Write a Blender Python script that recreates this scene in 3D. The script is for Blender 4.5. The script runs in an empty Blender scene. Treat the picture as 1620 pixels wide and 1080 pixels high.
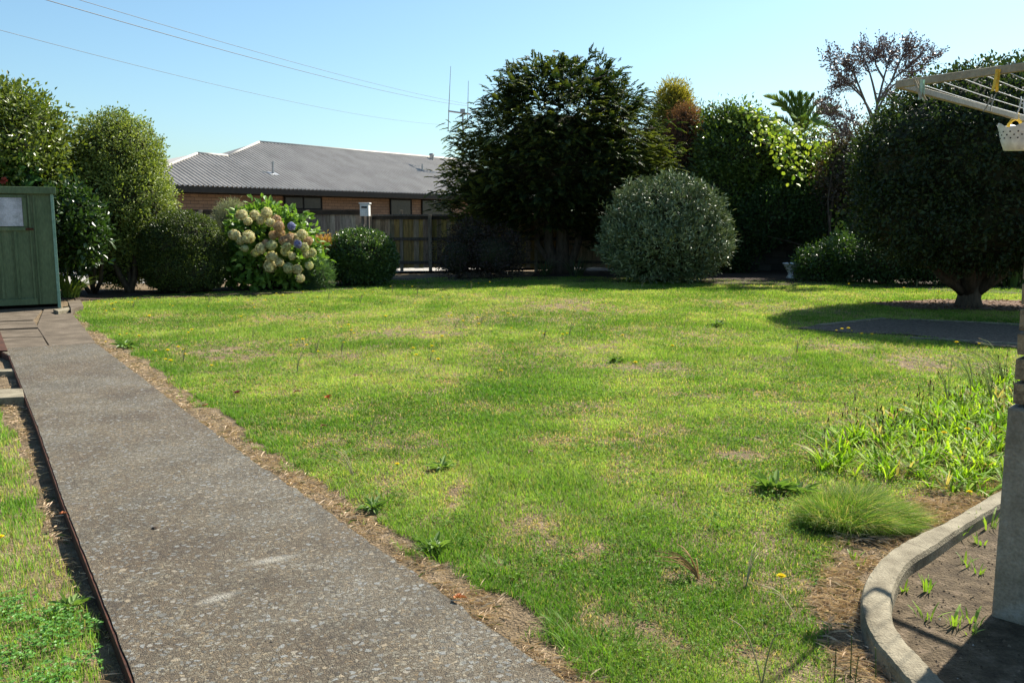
import bpy, math, random
import numpy as np
random.seed(7)
RNG = np.random.default_rng(11)
R = math.radians
SC = bpy.context.scene
COL = SC.collection

# ------------------------------------------------------------------ camera
FPX, CAMH, HZ = 1400.0, 1.6, 345.0
PITCH = math.atan((540 - HZ) / FPX)
cam = bpy.data.cameras.new('camera')
cam.sensor_width = 36.0
cam.lens = FPX / 1620 * 36
cam.clip_start = 0.05
cam.clip_end = 2000
camo = bpy.data.objects.new('camera', cam)
COL.objects.link(camo)
camo.location = (0, 0, CAMH)
camo.rotation_euler = (R(90) - PITCH, 0, 0)
SC.camera = camo
# ------------------------------------------------------------------ light
SUN_AZ, SUN_EL = R(43.5), R(45.5)          # azimuth clockwise from +Y (towards +X)
wd = bpy.data.worlds.new('World')
SC.world = wd
wd.use_nodes = True
wn = wd.node_tree.nodes
wl = wd.node_tree.links
wn.clear()
wo = wn.new('ShaderNodeOutputWorld')
bg = wn.new('ShaderNodeBackground')
sky = wn.new('ShaderNodeTexSky')
sky.sky_type = 'NISHITA'
sky.sun_disc = False
sky.sun_elevation = SUN_EL
sky.sun_rotation = SUN_AZ
sky.air_density = 1.0
sky.dust_density = 1.0
sky.ozone_density = 1.0
bg.inputs['Strength'].default_value = 0.062
tintn = wn.new('ShaderNodeMixRGB'); tintn.blend_type = 'MULTIPLY'; tintn.inputs[0].default_value = 1
tintn.inputs[2].default_value = (.82, 1.04, 1.1, 1)     # the camera's slightly cyan rendering of the sky
wl.new(sky.outputs[0], tintn.inputs[1])
wl.new(tintn.outputs[0], bg.inputs['Color'])
wl.new(bg.outputs[0], wo.inputs['Surface'])
sl = bpy.data.lights.new('sun', 'SUN')
sl.energy = 5.0
sl.angle = R(0.5)
sl.color = (1.0, 0.94, 0.82)
slo = bpy.data.objects.new('sun', sl)
COL.objects.link(slo)
slo.rotation_euler = (R(90) - SUN_EL, 0, -SUN_AZ + R(180))
SC.view_settings.view_transform = 'Standard'
SC.view_settings.look = 'None'
SC.view_settings.gamma = 1
SC.view_settings.exposure = 1.28
SC.cycles.max_bounces = 6
SC.cycles.diffuse_bounces = 2
SC.cycles.glossy_bounces = 2
SC.cycles.transmission_bounces = 3

# ------------------------------------------------------------------ helpers
CAM = np.array([0, 0, CAMH])
def ray(x, y):
    a = (x - 810) / FPX
    b = (540 - y) / FPX
    return np.array([a, math.cos(PITCH) + b * math.sin(PITCH), -math.sin(PITCH) + b * math.cos(PITCH)])
def at(x, y, z=0.0):
    r = ray(x, y)
    return CAM + r * ((z - CAMH) / r[2])
def atY(x, y, Y):
    r = ray(x, y)
    return CAM + r * (Y / r[1])
def PX(Y):
    return Y / FPX            # metres per photo pixel at distance Y

def hash2(ix, iy, s):
    h = np.sin(ix * 127.1 + iy * 311.7 + s * 74.7) * 43758.5453
    return h - np.floor(h)
def vnoise(x, y, s=0):
    ix, iy = np.floor(x), np.floor(y)
    fx, fy = x - ix, y - iy
    fx = fx * fx * (3 - 2 * fx); fy = fy * fy * (3 - 2 * fy)
    a = hash2(ix, iy, s); b = hash2(ix + 1, iy, s); c = hash2(ix, iy + 1, s); d = hash2(ix + 1, iy + 1, s)
    return (a * (1 - fx) + b * fx) * (1 - fy) + (c * (1 - fx) + d * fx) * fy
def fbm(x, y, s=0, o=3):
    v = 0; a = 0.5; t = 0
    for k in range(o):
        v = v + a * vnoise(x * 2 ** k, y * 2 ** k, s + k); t += a; a *= 0.55
    return v / t
def inside(x, y, poly):
    r = np.zeros(x.shape, bool)
    n = len(poly)
    for i in range(n):
        x0, y0 = poly[i][:2]; x1, y1 = poly[(i + 1) % n][:2]
        if y0 == y1: continue
        c = ((y0 > y) != (y1 > y)) & (x < (x1 - x0) * (y - y0) / (y1 - y0) + x0)
        r ^= c
    return r
def unit(v):
    return v / np.maximum(np.linalg.norm(v, axis=-1, keepdims=True), 1e-9)
def rdir(n, rng=RNG):
    return unit(rng.normal(size=(n, 3)))

class MB:
    """collects vertices, faces, colours; builds ONE mesh object"""
    def __init__(s):
        s.v = []; s.f = []; s.c = []; s.m = []; s.n = 0
    def add(s, V, F, col=None, mi=0):
        V = np.asarray(V, float).reshape(-1, 3)
        for a in F:
            a = np.asarray(a)
            s.f.append(a + s.n); s.m.append(np.full(len(a), mi, np.int32))
        s.v.append(V); s.n += len(V)
        if col is None: c = np.ones((len(V), 4))
        else:
            c = np.ones((len(V), 4)); c[:, :3] = np.asarray(col)
        s.c.append(c)
        return s
    def box(s, x0, x1, y0, y1, z0, z1, mi=0, T=None, col=None, jit=0):
        V = np.array([[x, y, z] for z in (z0, z1) for y in (y0, y1) for x in (x0, x1)], float)
        if jit: V = V + RNG.uniform(-jit, jit, V.shape)
        if T is not None: V = T(V)
        s.add(V, [np.array([[0, 2, 3, 1], [4, 5, 7, 6], [0, 1, 5, 4], [2, 6, 7, 3], [0, 4, 6, 2], [1, 3, 7, 5]])], col, mi)
        return s
    def prism(s, poly, z0, z1, mi=0, col=None):
        n = len(poly)
        V = [[p[0], p[1], z0] for p in poly] + [[p[0], p[1], z1] for p in poly]
        side = [[i, (i + 1) % n, n + (i + 1) % n, n + i] for i in range(n)]
        s.add(V, [np.array(side), np.array([list(range(n, 2 * n))]), np.array([list(range(n))[::-1]])], col, mi)
        return s
    def tube(s, pts, rad, k=8, mi=0, col=None, cap=True):
        P = np.asarray(pts, float); n = len(P)
        rad = np.broadcast_to(np.asarray(rad, float), (n,))
        T = np.gradient(P, axis=0); T = unit(T)
        ref = np.array([0, 0, 1.0]) if abs(T[0][2]) < .9 else np.array([1.0, 0, 0])
        V = []
        for i in range(n):
            u = np.cross(T[i], ref); u /= max(np.linalg.norm(u), 1e-9); w = np.cross(u, T[i])
            ref = w
            for j in range(k):
                a = 2 * math.pi * j / k
                V.append(P[i] + rad[i] * (math.cos(a) * u + math.sin(a) * w))
        F = [[i * k + j, i * k + (j + 1) % k, (i + 1) * k + (j + 1) % k, (i + 1) * k + j] for i in range(n - 1) for j in range(k)]
        fs = [np.array(F)]
        if cap: fs += [np.array([list(range(k))[::-1]]), np.array([[(n - 1) * k + j for j in range(k)]])]
        s.add(V, fs, col, mi)
        return s
    def lathe(s, prof, cx, cy, k=24, mi=0, col=None, sx=1, sy=1):
        V = []
        for (r, z) in prof:
            for j in range(k):
                a = 2 * math.pi * j / k
                V.append([cx + r * sx * math.cos(a), cy + r * sy * math.sin(a), z])
        n = len(prof)
        F = [[i * k + j, i * k + (j + 1) % k, (i + 1) * k + (j + 1) % k, (i + 1) * k + j] for i in range(n - 1) for j in range(k)]
        s.add(V, [np.array(F)], col, mi)
        return s
    def build(s, name, mats, parent=None, smooth=False, bevel=0):
        me = bpy.data.meshes.new(name)
        V = np.concatenate(s.v); C = np.concatenate(s.c)
        me.vertices.add(len(V)); me.vertices.foreach_set('co', V.astype(np.float32).ravel())
        lv = []; tot = []; mi = []
        for a, m in zip(s.f, s.m):
            lv.append(a.ravel()); tot.append(np.full(len(a), a.shape[1], np.int32)); mi.append(m)
        lv = np.concatenate(lv).astype(np.int32); tot = np.concatenate(tot); mi = np.concatenate(mi)
        st = np.concatenate([[0], np.cumsum(tot)[:-1]]).astype(np.int32)
        me.loops.add(len(lv)); me.loops.foreach_set('vertex_index', lv)
        me.polygons.add(len(tot)); me.polygons.foreach_set('loop_start', st)
        me.polygons.foreach_set('loop_total', tot)
        me.polygons.foreach_set('material_index', mi)
        me.polygons.foreach_set('use_smooth', np.full(len(tot), smooth))
        at_ = me.color_attributes.new('Col', 'FLOAT_COLOR', 'POINT')
        at_.data.foreach_set('color', C.astype(np.float32).ravel())
        me.update(calc_edges=True)
        if not isinstance(mats, (list, tuple)): mats = [mats]
        for m in mats: me.materials.append(m)
        o = bpy.data.objects.new(name, me)
        COL.objects.link(o)
        if parent is not None: o.parent = parent
        if bevel:
            b = o.modifiers.new('bevel', 'BEVEL'); b.width = bevel; b.segments = 2; b.limit_method = 'ANGLE'
        return o

def tag(o, label=None, cat=None, group=None, kind=None):
    if label: o['label'] = label
    if cat: o['category'] = cat
    if group: o['group'] = group
    if kind: o['kind'] = kind
    return o
def thing(name, label, cat, loc=(0, 0, 0), group=None):
    o = bpy.data.objects.new(name, None); COL.objects.link(o)
    o.empty_display_size = .1
    return tag(o, label, cat, group)
def dup(o, loc, rz, sc=1.0, label=None):
    c = o.copy(); COL.objects.link(c); c.location = loc; c.rotation_euler = (0, 0, rz); c.scale = (sc,) * 3
    if label: c['label'] = label
    for ch in o.children:
        d = ch.copy(); COL.objects.link(d); d.parent = c
    return c
def rebase(root, base):
    """put the Empty at the thing's base (children were built in world coordinates)"""
    for ch in root.children_recursive:
        ch.data.transform(__import__('mathutils').Matrix.Translation((-base[0], -base[1], -base[2])))
    root.location = base

# ------------------------------------------------------------------ materials
def mat(name):
    m = bpy.data.materials.new(name); m.use_nodes = True
    nt = m.node_tree; nt.nodes.clear()
    out = nt.nodes.new('ShaderNodeOutputMaterial')
    return m, nt, out
def N(nt, t, **kw):
    n = nt.nodes.new(t)
    for k, v in kw.items():
        if k in n.inputs: n.inputs[k].default_value = v
        else: setattr(n, k, v)
    return n
def ramp(nt, stops, interp='LINEAR'):
    r = nt.nodes.new('ShaderNodeValToRGB')
    r.color_ramp.interpolation = interp
    e = r.color_ramp.elements
    while len(e) < len(stops): e.new(0.5)
    for x, (p, c) in zip(e, stops):
        x.position = p; x.color = (*c, 1)
    return r
def leaf_mat(name, rough=.45, transl=.35, spec=.5, tint=1.25):
    m, nt, out = mat(name)
    a = N(nt, 'ShaderNodeAttribute', attribute_name='Col')
    b = N(nt, 'ShaderNodeBsdfPrincipled'); b.inputs['Roughness'].default_value = rough
    b.inputs['Specular IOR Level'].default_value = spec
    t = N(nt, 'ShaderNodeBsdfTranslucent')
    mul = N(nt, 'ShaderNodeMixRGB', blend_type='MULTIPLY'); mul.inputs[0].default_value = 1
    mul.inputs[2].default_value = (tint, tint * 1.05, tint * .45, 1)
    mx = N(nt, 'ShaderNodeMixShader'); mx.inputs[0].default_value = transl
    L = nt.links.new
    L(a.outputs['Color'], b.inputs['Base Color']); L(a.outputs['Color'], mul.inputs[1])
    L(mul.outputs[0], t.inputs['Color'])
    L(b.outputs[0], mx.inputs[1]); L(t.outputs[0], mx.inputs[2]); L(mx.outputs[0], out.inputs[0])
    return m
def noisy(name, c1, c2, scale=8, rough=.8, bump=.2, bscale=60, detail=6, c3=None, spec=.3, metal=0, stretch=(1, 1, 1), attr=False, bdist=.01):
    m, nt, out = mat(name)
    L = nt.links.new
    tc = N(nt, 'ShaderNodeTexCoord'); mp = N(nt, 'ShaderNodeMapping'); mp.inputs['Scale'].default_value = stretch
    L(tc.outputs['Object'], mp.inputs[0])
    n1 = N(nt, 'ShaderNodeTexNoise'); n1.inputs['Scale'].default_value = scale; n1.inputs['Detail'].default_value = detail
    n1.inputs['Roughness'].default_value = .62
    L(mp.outputs[0], n1.inputs['Vector'])
    st = [(.33, c1), (.67, c2)] if c3 is None else [(.3, c1), (.55, c2), (.72, c3)]
    r = ramp(nt, st); L(n1.outputs['Fac'], r.inputs[0])
    n2 = N(nt, 'ShaderNodeTexNoise'); n2.inputs['Scale'].default_value = bscale; n2.inputs['Detail'].default_value = 4
    L(mp.outputs[0], n2.inputs['Vector'])
    bp = N(nt, 'ShaderNodeBump'); bp.inputs['Strength'].default_value = bump; bp.inputs['Distance'].default_value = bdist
    L(n2.outputs['Fac'], bp.inputs['Height'])
    b = N(nt, 'ShaderNodeBsdfPrincipled'); b.inputs['Roughness'].default_value = rough
    b.inputs['Specular IOR Level'].default_value = spec; b.inputs['Metallic'].default_value = metal
    fine = ramp(nt, [(.3, (.72,) * 3), (.7, (1.15,) * 3)]); L(n2.outputs['Fac'], fine.inputs[0])
    mm = N(nt, 'ShaderNodeMixRGB', blend_type='MULTIPLY'); mm.inputs[0].default_value = .8
    L(r.outputs[0], mm.inputs[1]); L(fine.outputs[0], mm.inputs[2])
    src = mm
    if attr:
        a = N(nt, 'ShaderNodeAttribute', attribute_name='Col')
        m2 = N(nt, 'ShaderNodeMixRGB', blend_type='MULTIPLY'); m2.inputs[0].default_value = 1
        L(mm.outputs[0], m2.inputs[1]); L(a.outputs['Color'], m2.inputs[2]); src = m2
    L(src.outputs[0], b.inputs['Base Color']); L(bp.outputs[0], b.inputs['Normal']); L(b.outputs[0], out.inputs[0])
    return m

M = {}
M['grass'] = leaf_mat('grass_blades', .62, .42, .18, 1.35)
M['leaf'] = leaf_mat('leaf_soft', .5, .32, .4)
M['leaf_gloss'] = leaf_mat('leaf_glossy', .33, .3, .5)
M['needle'] = leaf_mat('conifer_spray', .6, .3, .25)
M['silver'] = leaf_mat('silver_leaf', .4, .05, .5, 1.0)
M['flower'] = leaf_mat('petal', .7, .3, .2, 1.0)
M['straw'] = leaf_mat('straw', .7, .15, .2, .8)
M['bark'] = noisy('bark', (.05, .036, .025), (.12, .09, .065), 14, .9, .7, 30, stretch=(1, 1, .25))
M['bark_grey'] = noisy('bark_grey', (.1, .085, .075), (.2, .18, .16), 14, .9, .5, 30)
M['shade_core'] = noisy('inner_shade_core', (.02, .022, .01), (.045, .045, .022), 12, 1, .8, 25)  # twig-toned solid core, its dark colour standing for shade inside the crowns
M['soil'] = noisy('soil', (.045, .03, .016), (.11, .08, .046), 14, .95, .7, 90, c3=(.19, .14, .095), bdist=.04)
M['mulch'] = noisy('mulch', (.03, .02, .013), (.075, .05, .033), 7, .95, .9, 30, bdist=.04)
M['concrete_kerb'] = noisy('kerb_concrete', (.12, .1, .065), (.23, .2, .14), 7, .9, .8, 110, c3=(.3, .265, .19))
M['render_base'] = noisy('pillar_render', (.17, .14, .1), (.29, .25, .19), 9, .9, .5, 90, c3=(.4, .38, .34))
M['old_paving'] = noisy('old_paving', (.06, .045, .03), (.115, .09, .064), 3, .9, .9, 70, c3=(.16, .13, .098))
M['wood_grey'] = noisy('weathered_board', (.075, .065, .055), (.17, .15, .13), 5, .9, .5, 40, stretch=(4, 4, .5), attr=True)
M['wood_dark'] = noisy('dark_board', (.03, .025, .02), (.07, .058, .045), 5, .9, .5, 40, stretch=(1, 3, 3))
M['shed'] = noisy('green_painted_steel', (.07, .11, .05), (.105, .15, .075), 2.5, .5, .15, 40, c3=(.17, .19, .11), stretch=(1, 1, .3))
M['shed_sunlit'] = noisy('sunlit_green_trim', (.16, .3, .22), (.25, .38, .3), 5, .5, .1, 40)  # shed green made paler, sunlight on the side strip painted into the colour
M['white_board'] = noisy('flaked_white_board', (.3, .31, .33), (.52, .53, .58), 6, .7, .2, 60, c3=(.6, .61, .66))
M['rust'] = noisy('rusty_board', (.025, .01, .006), (.085, .03, .016), 14, .9, .6, 60)
M['roof'] = noisy('grey_corrugated_roof', (.33, .305, .275), (.43, .4, .365), 1.2, .55, .05, 40, spec=.4)
M['fascia'] = noisy('black_fascia', (.006, .007, .008), (.01, .011, .012), 4, .6, .05, 30, spec=.1)
M['glass'] = noisy('window_glass', (.012, .012, .012), (.035, .033, .03), 1.5, .25, 0, 30, spec=.3)
M['white_metal'] = noisy('white_metal', (.62, .62, .6), (.74, .74, .72), 6, .5, .1, 40)
M['cream_metal'] = noisy('cream_powdercoat', (.3, .25, .16), (.38, .325, .22), 6, .5, .15, 60)
M['wire'] = noisy('plastic_wire', (.6, .62, .6), (.7, .72, .7), 6, .4, 0, 60)
M['cable'] = noisy('grey_cable', (.06, .06, .062), (.09, .09, .09), 6, .6, 0, 60)
M['galv'] = noisy('galvanised', (.25, .26, .27), (.38, .39, .4), 6, .4, .05, 60, metal=.6)
M['ceramic'] = noisy('white_ceramic', (.6, .62, .64), (.72, .74, .76), 3, .2, 0, 30, spec=.6)
M['yellow'] = noisy('yellow_plastic', (.7, .42, .03), (.8, .52, .06), 6, .4, 0, 60)
M['white_pl'] = noisy('white_plastic', (.65, .66, .64), (.78, .8, .78), 12, .4, .2, 40)
M['green_pl'] = noisy('pale_green_plastic', (.4, .6, .45), (.5, .7, .55), 6, .4, 0, 60)

# exposed aggregate path
def aggregate():
    m, nt, out = mat('exposed_aggregate'); L = nt.links.new
    tc = N(nt, 'ShaderNodeTexCoord')
    wob = N(nt, 'ShaderNodeTexNoise'); wob.inputs['Scale'].default_value = 40; L(tc.outputs['Object'], wob.inputs['Vector'])
    ad = N(nt, 'ShaderNodeVectorMath', operation='MULTIPLY_ADD'); ad.inputs[1].default_value = (.012, .012, 0)
    L(wob.outputs['Color'], ad.inputs[0]); L(tc.outputs['Object'], ad.inputs[2])
    cols = []; edges = []
    v = N(nt, 'ShaderNodeTexVoronoi', feature='F1'); v.inputs['Scale'].default_value = 70; L(ad.outputs[0], v.inputs['Vector'])
    ve = N(nt, 'ShaderNodeTexVoronoi', feature='DISTANCE_TO_EDGE'); ve.inputs['Scale'].default_value = 70; L(ad.outputs[0], ve.inputs['Vector'])
    sep = N(nt, 'ShaderNodeSeparateColor'); L(v.outputs['Color'], sep.inputs[0])
    chip = ramp(nt, [(0, (.045, .039, .031)), (.3, (.105, .09, .068)), (.55, (.155, .147, .125)), (.82, (.2, .205, .188)), (.95, (.19, .15, .095)), (1, (.27, .25, .2))])
    L(sep.outputs[0], chip.inputs[0])
    # which cells are stones (others are mortar)
    st = N(nt, 'ShaderNodeMath', operation='GREATER_THAN'); st.inputs[1].default_value = .36; L(sep.outputs[1], st.inputs[0])
    ed = ramp(nt, [(.03, (0, 0, 0)), (.1, (1, 1, 1))]); L(ve.outputs['Distance'], ed.inputs[0])
    msk = N(nt, 'ShaderNodeMath', operation='MULTIPLY'); L(st.outputs[0], msk.inputs[0]); L(ed.outputs[0], msk.inputs[1])
    big = N(nt, 'ShaderNodeTexNoise'); big.inputs['Scale'].default_value = 2.2; big.inputs['Detail'].default_value = 5; L(tc.outputs['Object'], big.inputs['Vector'])
    fine = N(nt, 'ShaderNodeTexNoise'); fine.inputs['Scale'].default_value = 190; fine.inputs['Detail'].default_value = 3; L(tc.outputs['Object'], fine.inputs['Vector'])
    mort = ramp(nt, [(.38, (.02, .015, .01)), (.62, (.165, .14, .1))]); L(fine.outputs['Fac'], mort.inputs[0])
    mix = N(nt, 'ShaderNodeMixRGB'); L(msk.outputs[0], mix.inputs[0]); L(mort.outputs[0], mix.inputs[1]); L(chip.outputs[0], mix.inputs[2])
    tone = ramp(nt, [(.3, (.66, .6, .5)), (.7, (1.25, 1.2, 1.1))]); L(big.outputs['Fac'], tone.inputs[0])
    mu = N(nt, 'ShaderNodeMixRGB', blend_type='MULTIPLY'); mu.inputs[0].default_value = .8; L(mix.outputs[0], mu.inputs[1]); L(tone.outputs[0], mu.inputs[2])
    sn = N(nt, 'ShaderNodeTexNoise'); sn.inputs['Scale'].default_value = .9; sn.inputs['Detail'].default_value = 6; sn.inputs['Roughness'].default_value = .7; L(tc.outputs['Object'], sn.inputs['Vector'])
    sr = ramp(nt, [(.42, (1, 1, 1)), (.5, (.9, .84, .74)), (.62, (.74, .63, .5))]); L(sn.outputs['Fac'], sr.inputs[0])
    mst = N(nt, 'ShaderNodeMixRGB', blend_type='MULTIPLY'); mst.inputs[0].default_value = 1; L(mu.outputs[0], mst.inputs[1]); L(sr.outputs[0], mst.inputs[2]); mu = mst
    # two pale worn scuffs
    last = mu
    for (px, py, sx, sy, rz) in ((345, 945, .12, .045, .75), (430, 885, .14, .05, .5)):
        p = at(px, py)
        mp = N(nt, 'ShaderNodeMapping', vector_type='TEXTURE'); mp.inputs['Location'].default_value = (p[0], p[1], 0)
        mp.inputs['Rotation'].default_value = (0, 0, rz); mp.inputs['Scale'].default_value = (sx, sy, 1)
        L(tc.outputs['Object'], mp.inputs[0])
        g = N(nt, 'ShaderNodeTexGradient', gradient_type='SPHERICAL'); L(mp.outputs[0], g.inputs[0])
        gm = N(nt, 'ShaderNodeMath', operation='MULTIPLY'); L(g.outputs['Fac'], gm.inputs[0])
        fr = ramp(nt, [(.4, (0, 0, 0)), (.55, (1, 1, 1))]); L(fine.outputs['Fac'], fr.inputs[0]); L(fr.outputs[0], gm.inputs[1])
        mm = N(nt, 'ShaderNodeMixRGB'); L(gm.outputs[0], mm.inputs[0]); L(last.outputs[0], mm.inputs[1]); mm.inputs[2].default_value = (.42, .4, .34, 1)
        last = mm
    v2 = N(nt, 'ShaderNodeTexVoronoi', feature='F1'); v2.inputs['Scale'].default_value = 36; L(ad.outputs[0], v2.inputs['Vector'])
    v2e = N(nt, 'ShaderNodeTexVoronoi', feature='DISTANCE_TO_EDGE'); v2e.inputs['Scale'].default_value = 36; L(ad.outputs[0], v2e.inputs['Vector'])
    s2 = N(nt, 'ShaderNodeSeparateColor'); L(v2.outputs['Color'], s2.inputs[0])
    g2 = N(nt, 'ShaderNodeMath', operation='GREATER_THAN'); g2.inputs[1].default_value = .66; L(s2.outputs[0], g2.inputs[0])
    e2 = ramp(nt, [(.14, (0, 0, 0)), (.2, (1, 1, 1))]); L(v2e.outputs['Distance'], e2.inputs[0])
    m2 = N(nt, 'ShaderNodeMath', operation='MULTIPLY'); L(g2.outputs[0], m2.inputs[0]); L(e2.outputs[0], m2.inputs[1])
    c2 = ramp(nt, [(0, (.09, .085, .07)), (.45, (.15, .148, .135)), (.8, (.2, .205, .195)), (1, (.25, .2, .13))]); L(s2.outputs[1], c2.inputs[0])
    mx2 = N(nt, 'ShaderNodeMixRGB'); L(m2.outputs[0], mx2.inputs[0]); L(last.outputs[0], mx2.inputs[1]); L(c2.outputs[0], mx2.inputs[2]); last = mx2
    msk2 = N(nt, 'ShaderNodeMath', operation='MAXIMUM'); L(msk.outputs[0], msk2.inputs[0]); L(m2.outputs[0], msk2.inputs[1]); msk = msk2
    bh = N(nt, 'ShaderNodeMath', operation='MULTIPLY_ADD'); L(msk.outputs[0], bh.inputs[0]); L(sep.outputs[2], bh.inputs[1]); L(fine.outputs['Fac'], bh.inputs[2])
    bp = N(nt, 'ShaderNodeBump'); bp.inputs['Strength'].default_value = 1; bp.inputs['Distance'].default_value = .011; L(bh.outputs[0], bp.inputs['Height'])
    b = N(nt, 'ShaderNodeBsdfPrincipled'); b.inputs['Roughness'].default_value = .75
    L(last.outputs[0], b.inputs['Base Color']); L(bp.outputs[0], b.inputs['Normal']); L(b.outputs[0], out.inputs[0])
    return m
M['aggregate'] = aggregate()

def gravel(name, c1, c2, c3, scale=26):
    m, nt, out = mat(name); L = nt.links.new
    tc = N(nt, 'ShaderNodeTexCoord')
    v = N(nt, 'ShaderNodeTexVoronoi'); v.inputs['Scale'].default_value = scale; L(tc.outputs['Object'], v.inputs['Vector'])
    sep = N(nt, 'ShaderNodeSeparateColor'); L(v.outputs['Color'], sep.inputs[0])
    r = ramp(nt, [(0, c1), (.5, c2), (1, c3)]); L(sep.outputs[0], r.inputs[0])
    bp = N(nt, 'ShaderNodeBump'); bp.invert = True; bp.inputs['Distance'].default_value = .02; bp.inputs['Strength'].default_value = .9; L(v.outputs['Distance'], bp.inputs['Height'])
    b = N(nt, 'ShaderNodeBsdfPrincipled'); b.inputs['Roughness'].default_value = .85
    L(r.outputs[0], b.inputs['Base Color']); L(bp.outputs[0], b.inputs['Normal']); L(b.outputs[0], out.inputs[0])
    return m
M['gravel'] = gravel('driveway_gravel', (.14, .13, .115), (.3, .28, .26), (.42, .4, .37))
M['gravel_dark'] = gravel('fine_dark_gravel', (.04, .027, .016), (.1, .07, .044), (.15, .112, .075), 40)

def brick_mat(name, c1, c2, mortar, bw=.23, bh=.076, off=.5):
    m, nt, out = mat(name); L = nt.links.new
    tc = N(nt, 'ShaderNodeTexCoord'); sp = N(nt, 'ShaderNodeSeparateXYZ'); L(tc.outputs['Object'], sp.inputs[0])
    cb = N(nt, 'ShaderNodeCombineXYZ'); L(sp.outputs['X'], cb.inputs['X']); L(sp.outputs['Z'], cb.inputs['Y'])
    br = N(nt, 'ShaderNodeTexBrick'); L(cb.outputs[0], br.inputs['Vector'])
    br.inputs['Scale'].default_value = 1; br.inputs['Brick Width'].default_value = bw; br.inputs['Row Height'].default_value = bh
    br.inputs['Mortar Size'].default_value = .007; br.inputs['Mortar Smooth'].default_value = .1
    br.inputs['Color1'].default_value = (*c1, 1); br.inputs['Color2'].default_value = (*c2, 1); br.inputs['Mortar'].default_value = (*mortar, 1)
    n = N(nt, 'ShaderNodeTexNoise'); n.inputs['Scale'].default_value = 30; n.inputs['Detail'].default_value = 5; L(tc.outputs['Object'], n.inputs['Vector'])
    t = ramp(nt, [(.3, (.7,) * 3), (.7, (1.2,) * 3)]); L(n.outputs['Fac'], t.inputs[0])
    mu = N(nt, 'ShaderNodeMixRGB', blend_type='MULTIPLY'); mu.inputs[0].default_value = .8; L(br.outputs['Color'], mu.inputs[1]); L(t.outputs[0], mu.inputs[2])
    bp = N(nt, 'ShaderNodeBump'); bp.invert = True; bp.inputs['Distance'].default_value = .01; L(br.outputs['Fac'], bp.inputs['Height'])
    b = N(nt, 'ShaderNodeBsdfPrincipled'); b.inputs['Roughness'].default_value = .85
    L(mu.outputs[0], b.inputs['Base Color']); L(bp.outputs[0], b.inputs['Normal']); L(b.outputs[0], out.inputs[0])
    return m
M['brick'] = brick_mat('tan_brick', (.27, .17, .105), (.2, .125, .078), (.06, .042, .035), .34, .115)
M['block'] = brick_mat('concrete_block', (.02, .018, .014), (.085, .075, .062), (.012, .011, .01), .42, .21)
M['pillar_brick'] = noisy('speckled_brick', (.1, .07, .045), (.3, .22, .13), 30, .85, .6, 140, c3=(.36, .27, .16))
M['mortar'] = noisy('dark_mortar', (.03, .027, .024), (.06, .052, .045), 20, .95, .5, 80)
M['leaf_litter'] = noisy('leaf_litter', (.06, .035, .022), (.16, .09, .055), 14, .95, .9, 45, c3=(.24, .15, .1), bdist=.04)

# thatch (ground under the lawn)
M['thatch'] = noisy('thatch', (.1, .07, .038), (.2, .145, .085), 9, .95, 1, 70, c3=(.32, .235, .155), bdist=.035)

def c3(col):
    return np.array(col, float)

# ------------------------------------------------------------------ region outlines (from the photograph, on the ground)
G = lambda pts, z=0.0: [tuple(at(x, y, z)[:2]) for x, y in pts]
path_L = [(-10, 549), (15, 562), (60, 675), (100, 790), (150, 915), (215, 1080)]
path_R = [(152, 543), (215, 590), (300, 655), (400, 728), (500, 795), (600, 868), (700, 938), (800, 1010), (895, 1080)]
pl = G(path_L); pr = G(path_R)
dP = np.array(pl[-1]) - np.array(pl[-2]); dP = dP / np.linalg.norm(dP)
pl_end = tuple(np.array(pl[-1]) + dP * 3.0); pr_end = tuple(np.array(pr[-1]) + dP * 3.0)
def ragged(line, step, amp, seed):
    rg = np.random.default_rng(seed); out = [line[0]]
    for a, b in zip(line[:-1], line[1:]):
        a = np.array(a); b = np.array(b); n = max(1, int(np.linalg.norm(b - a) / step))
        for k in range(1, n + 1): out.append(tuple(a + (b - a) * k / n + rg.normal(size=2) * amp))
    return out
pl_r = ragged(pl + [pl_end], .06, .0018, 1); pr_r = ragged(pr + [pr_end], .05, .006, 2)
path_poly = pl_r + pr_r[::-1]
lawn_px = [(118, 492), (150, 520), (205, 553), (300, 622), (400, 692), (470, 740), (560, 800), (640, 850), (720, 905), (800, 945), (880, 1005), (940, 1060), (980, 1100)]
lawn_edge = G(lawn_px)
lawn_poly = lawn_edge + [(.62, 2.0), (1.05, 2.0)] + G([(1345, 1080), (1325, 1010), (1290, 940), (1300, 880), (1345, 840), (1440, 780), (1590, 765)]) + \
    [(3.2, 6.0), (12, 6.0), (16, 19.5)] + G([(1620, 453), (1560, 453), (1340, 446), (1000, 438), (700, 438), (620, 442), (500, 458), (330, 462), (180, 470), (118, 478)])
left_poly = G([(-220, 640), (-5, 640), (28, 690), (55, 760), (80, 850), (118, 920), (160, 1000), (165, 1080)], -.07) + [(-1.6, 1.6), (-7, 1.6)]
gravel_px = [(1262, 518), (1330, 508), (1400, 503), (1500, 507), (1720, 520), (1720, 556), (1560, 545), (1440, 528), (1340, 525)]
gravel_poly = G(gravel_px)
litter_poly = G([(1370, 478), (1480, 473), (1800, 476), (1900, 492), (1620, 490), (1440, 488)])
bed_px = [(1590, 775), (1500, 815), (1420, 880), (1395, 940), (1400, 1000), (1440, 1060), (1480, 1100)]

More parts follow.
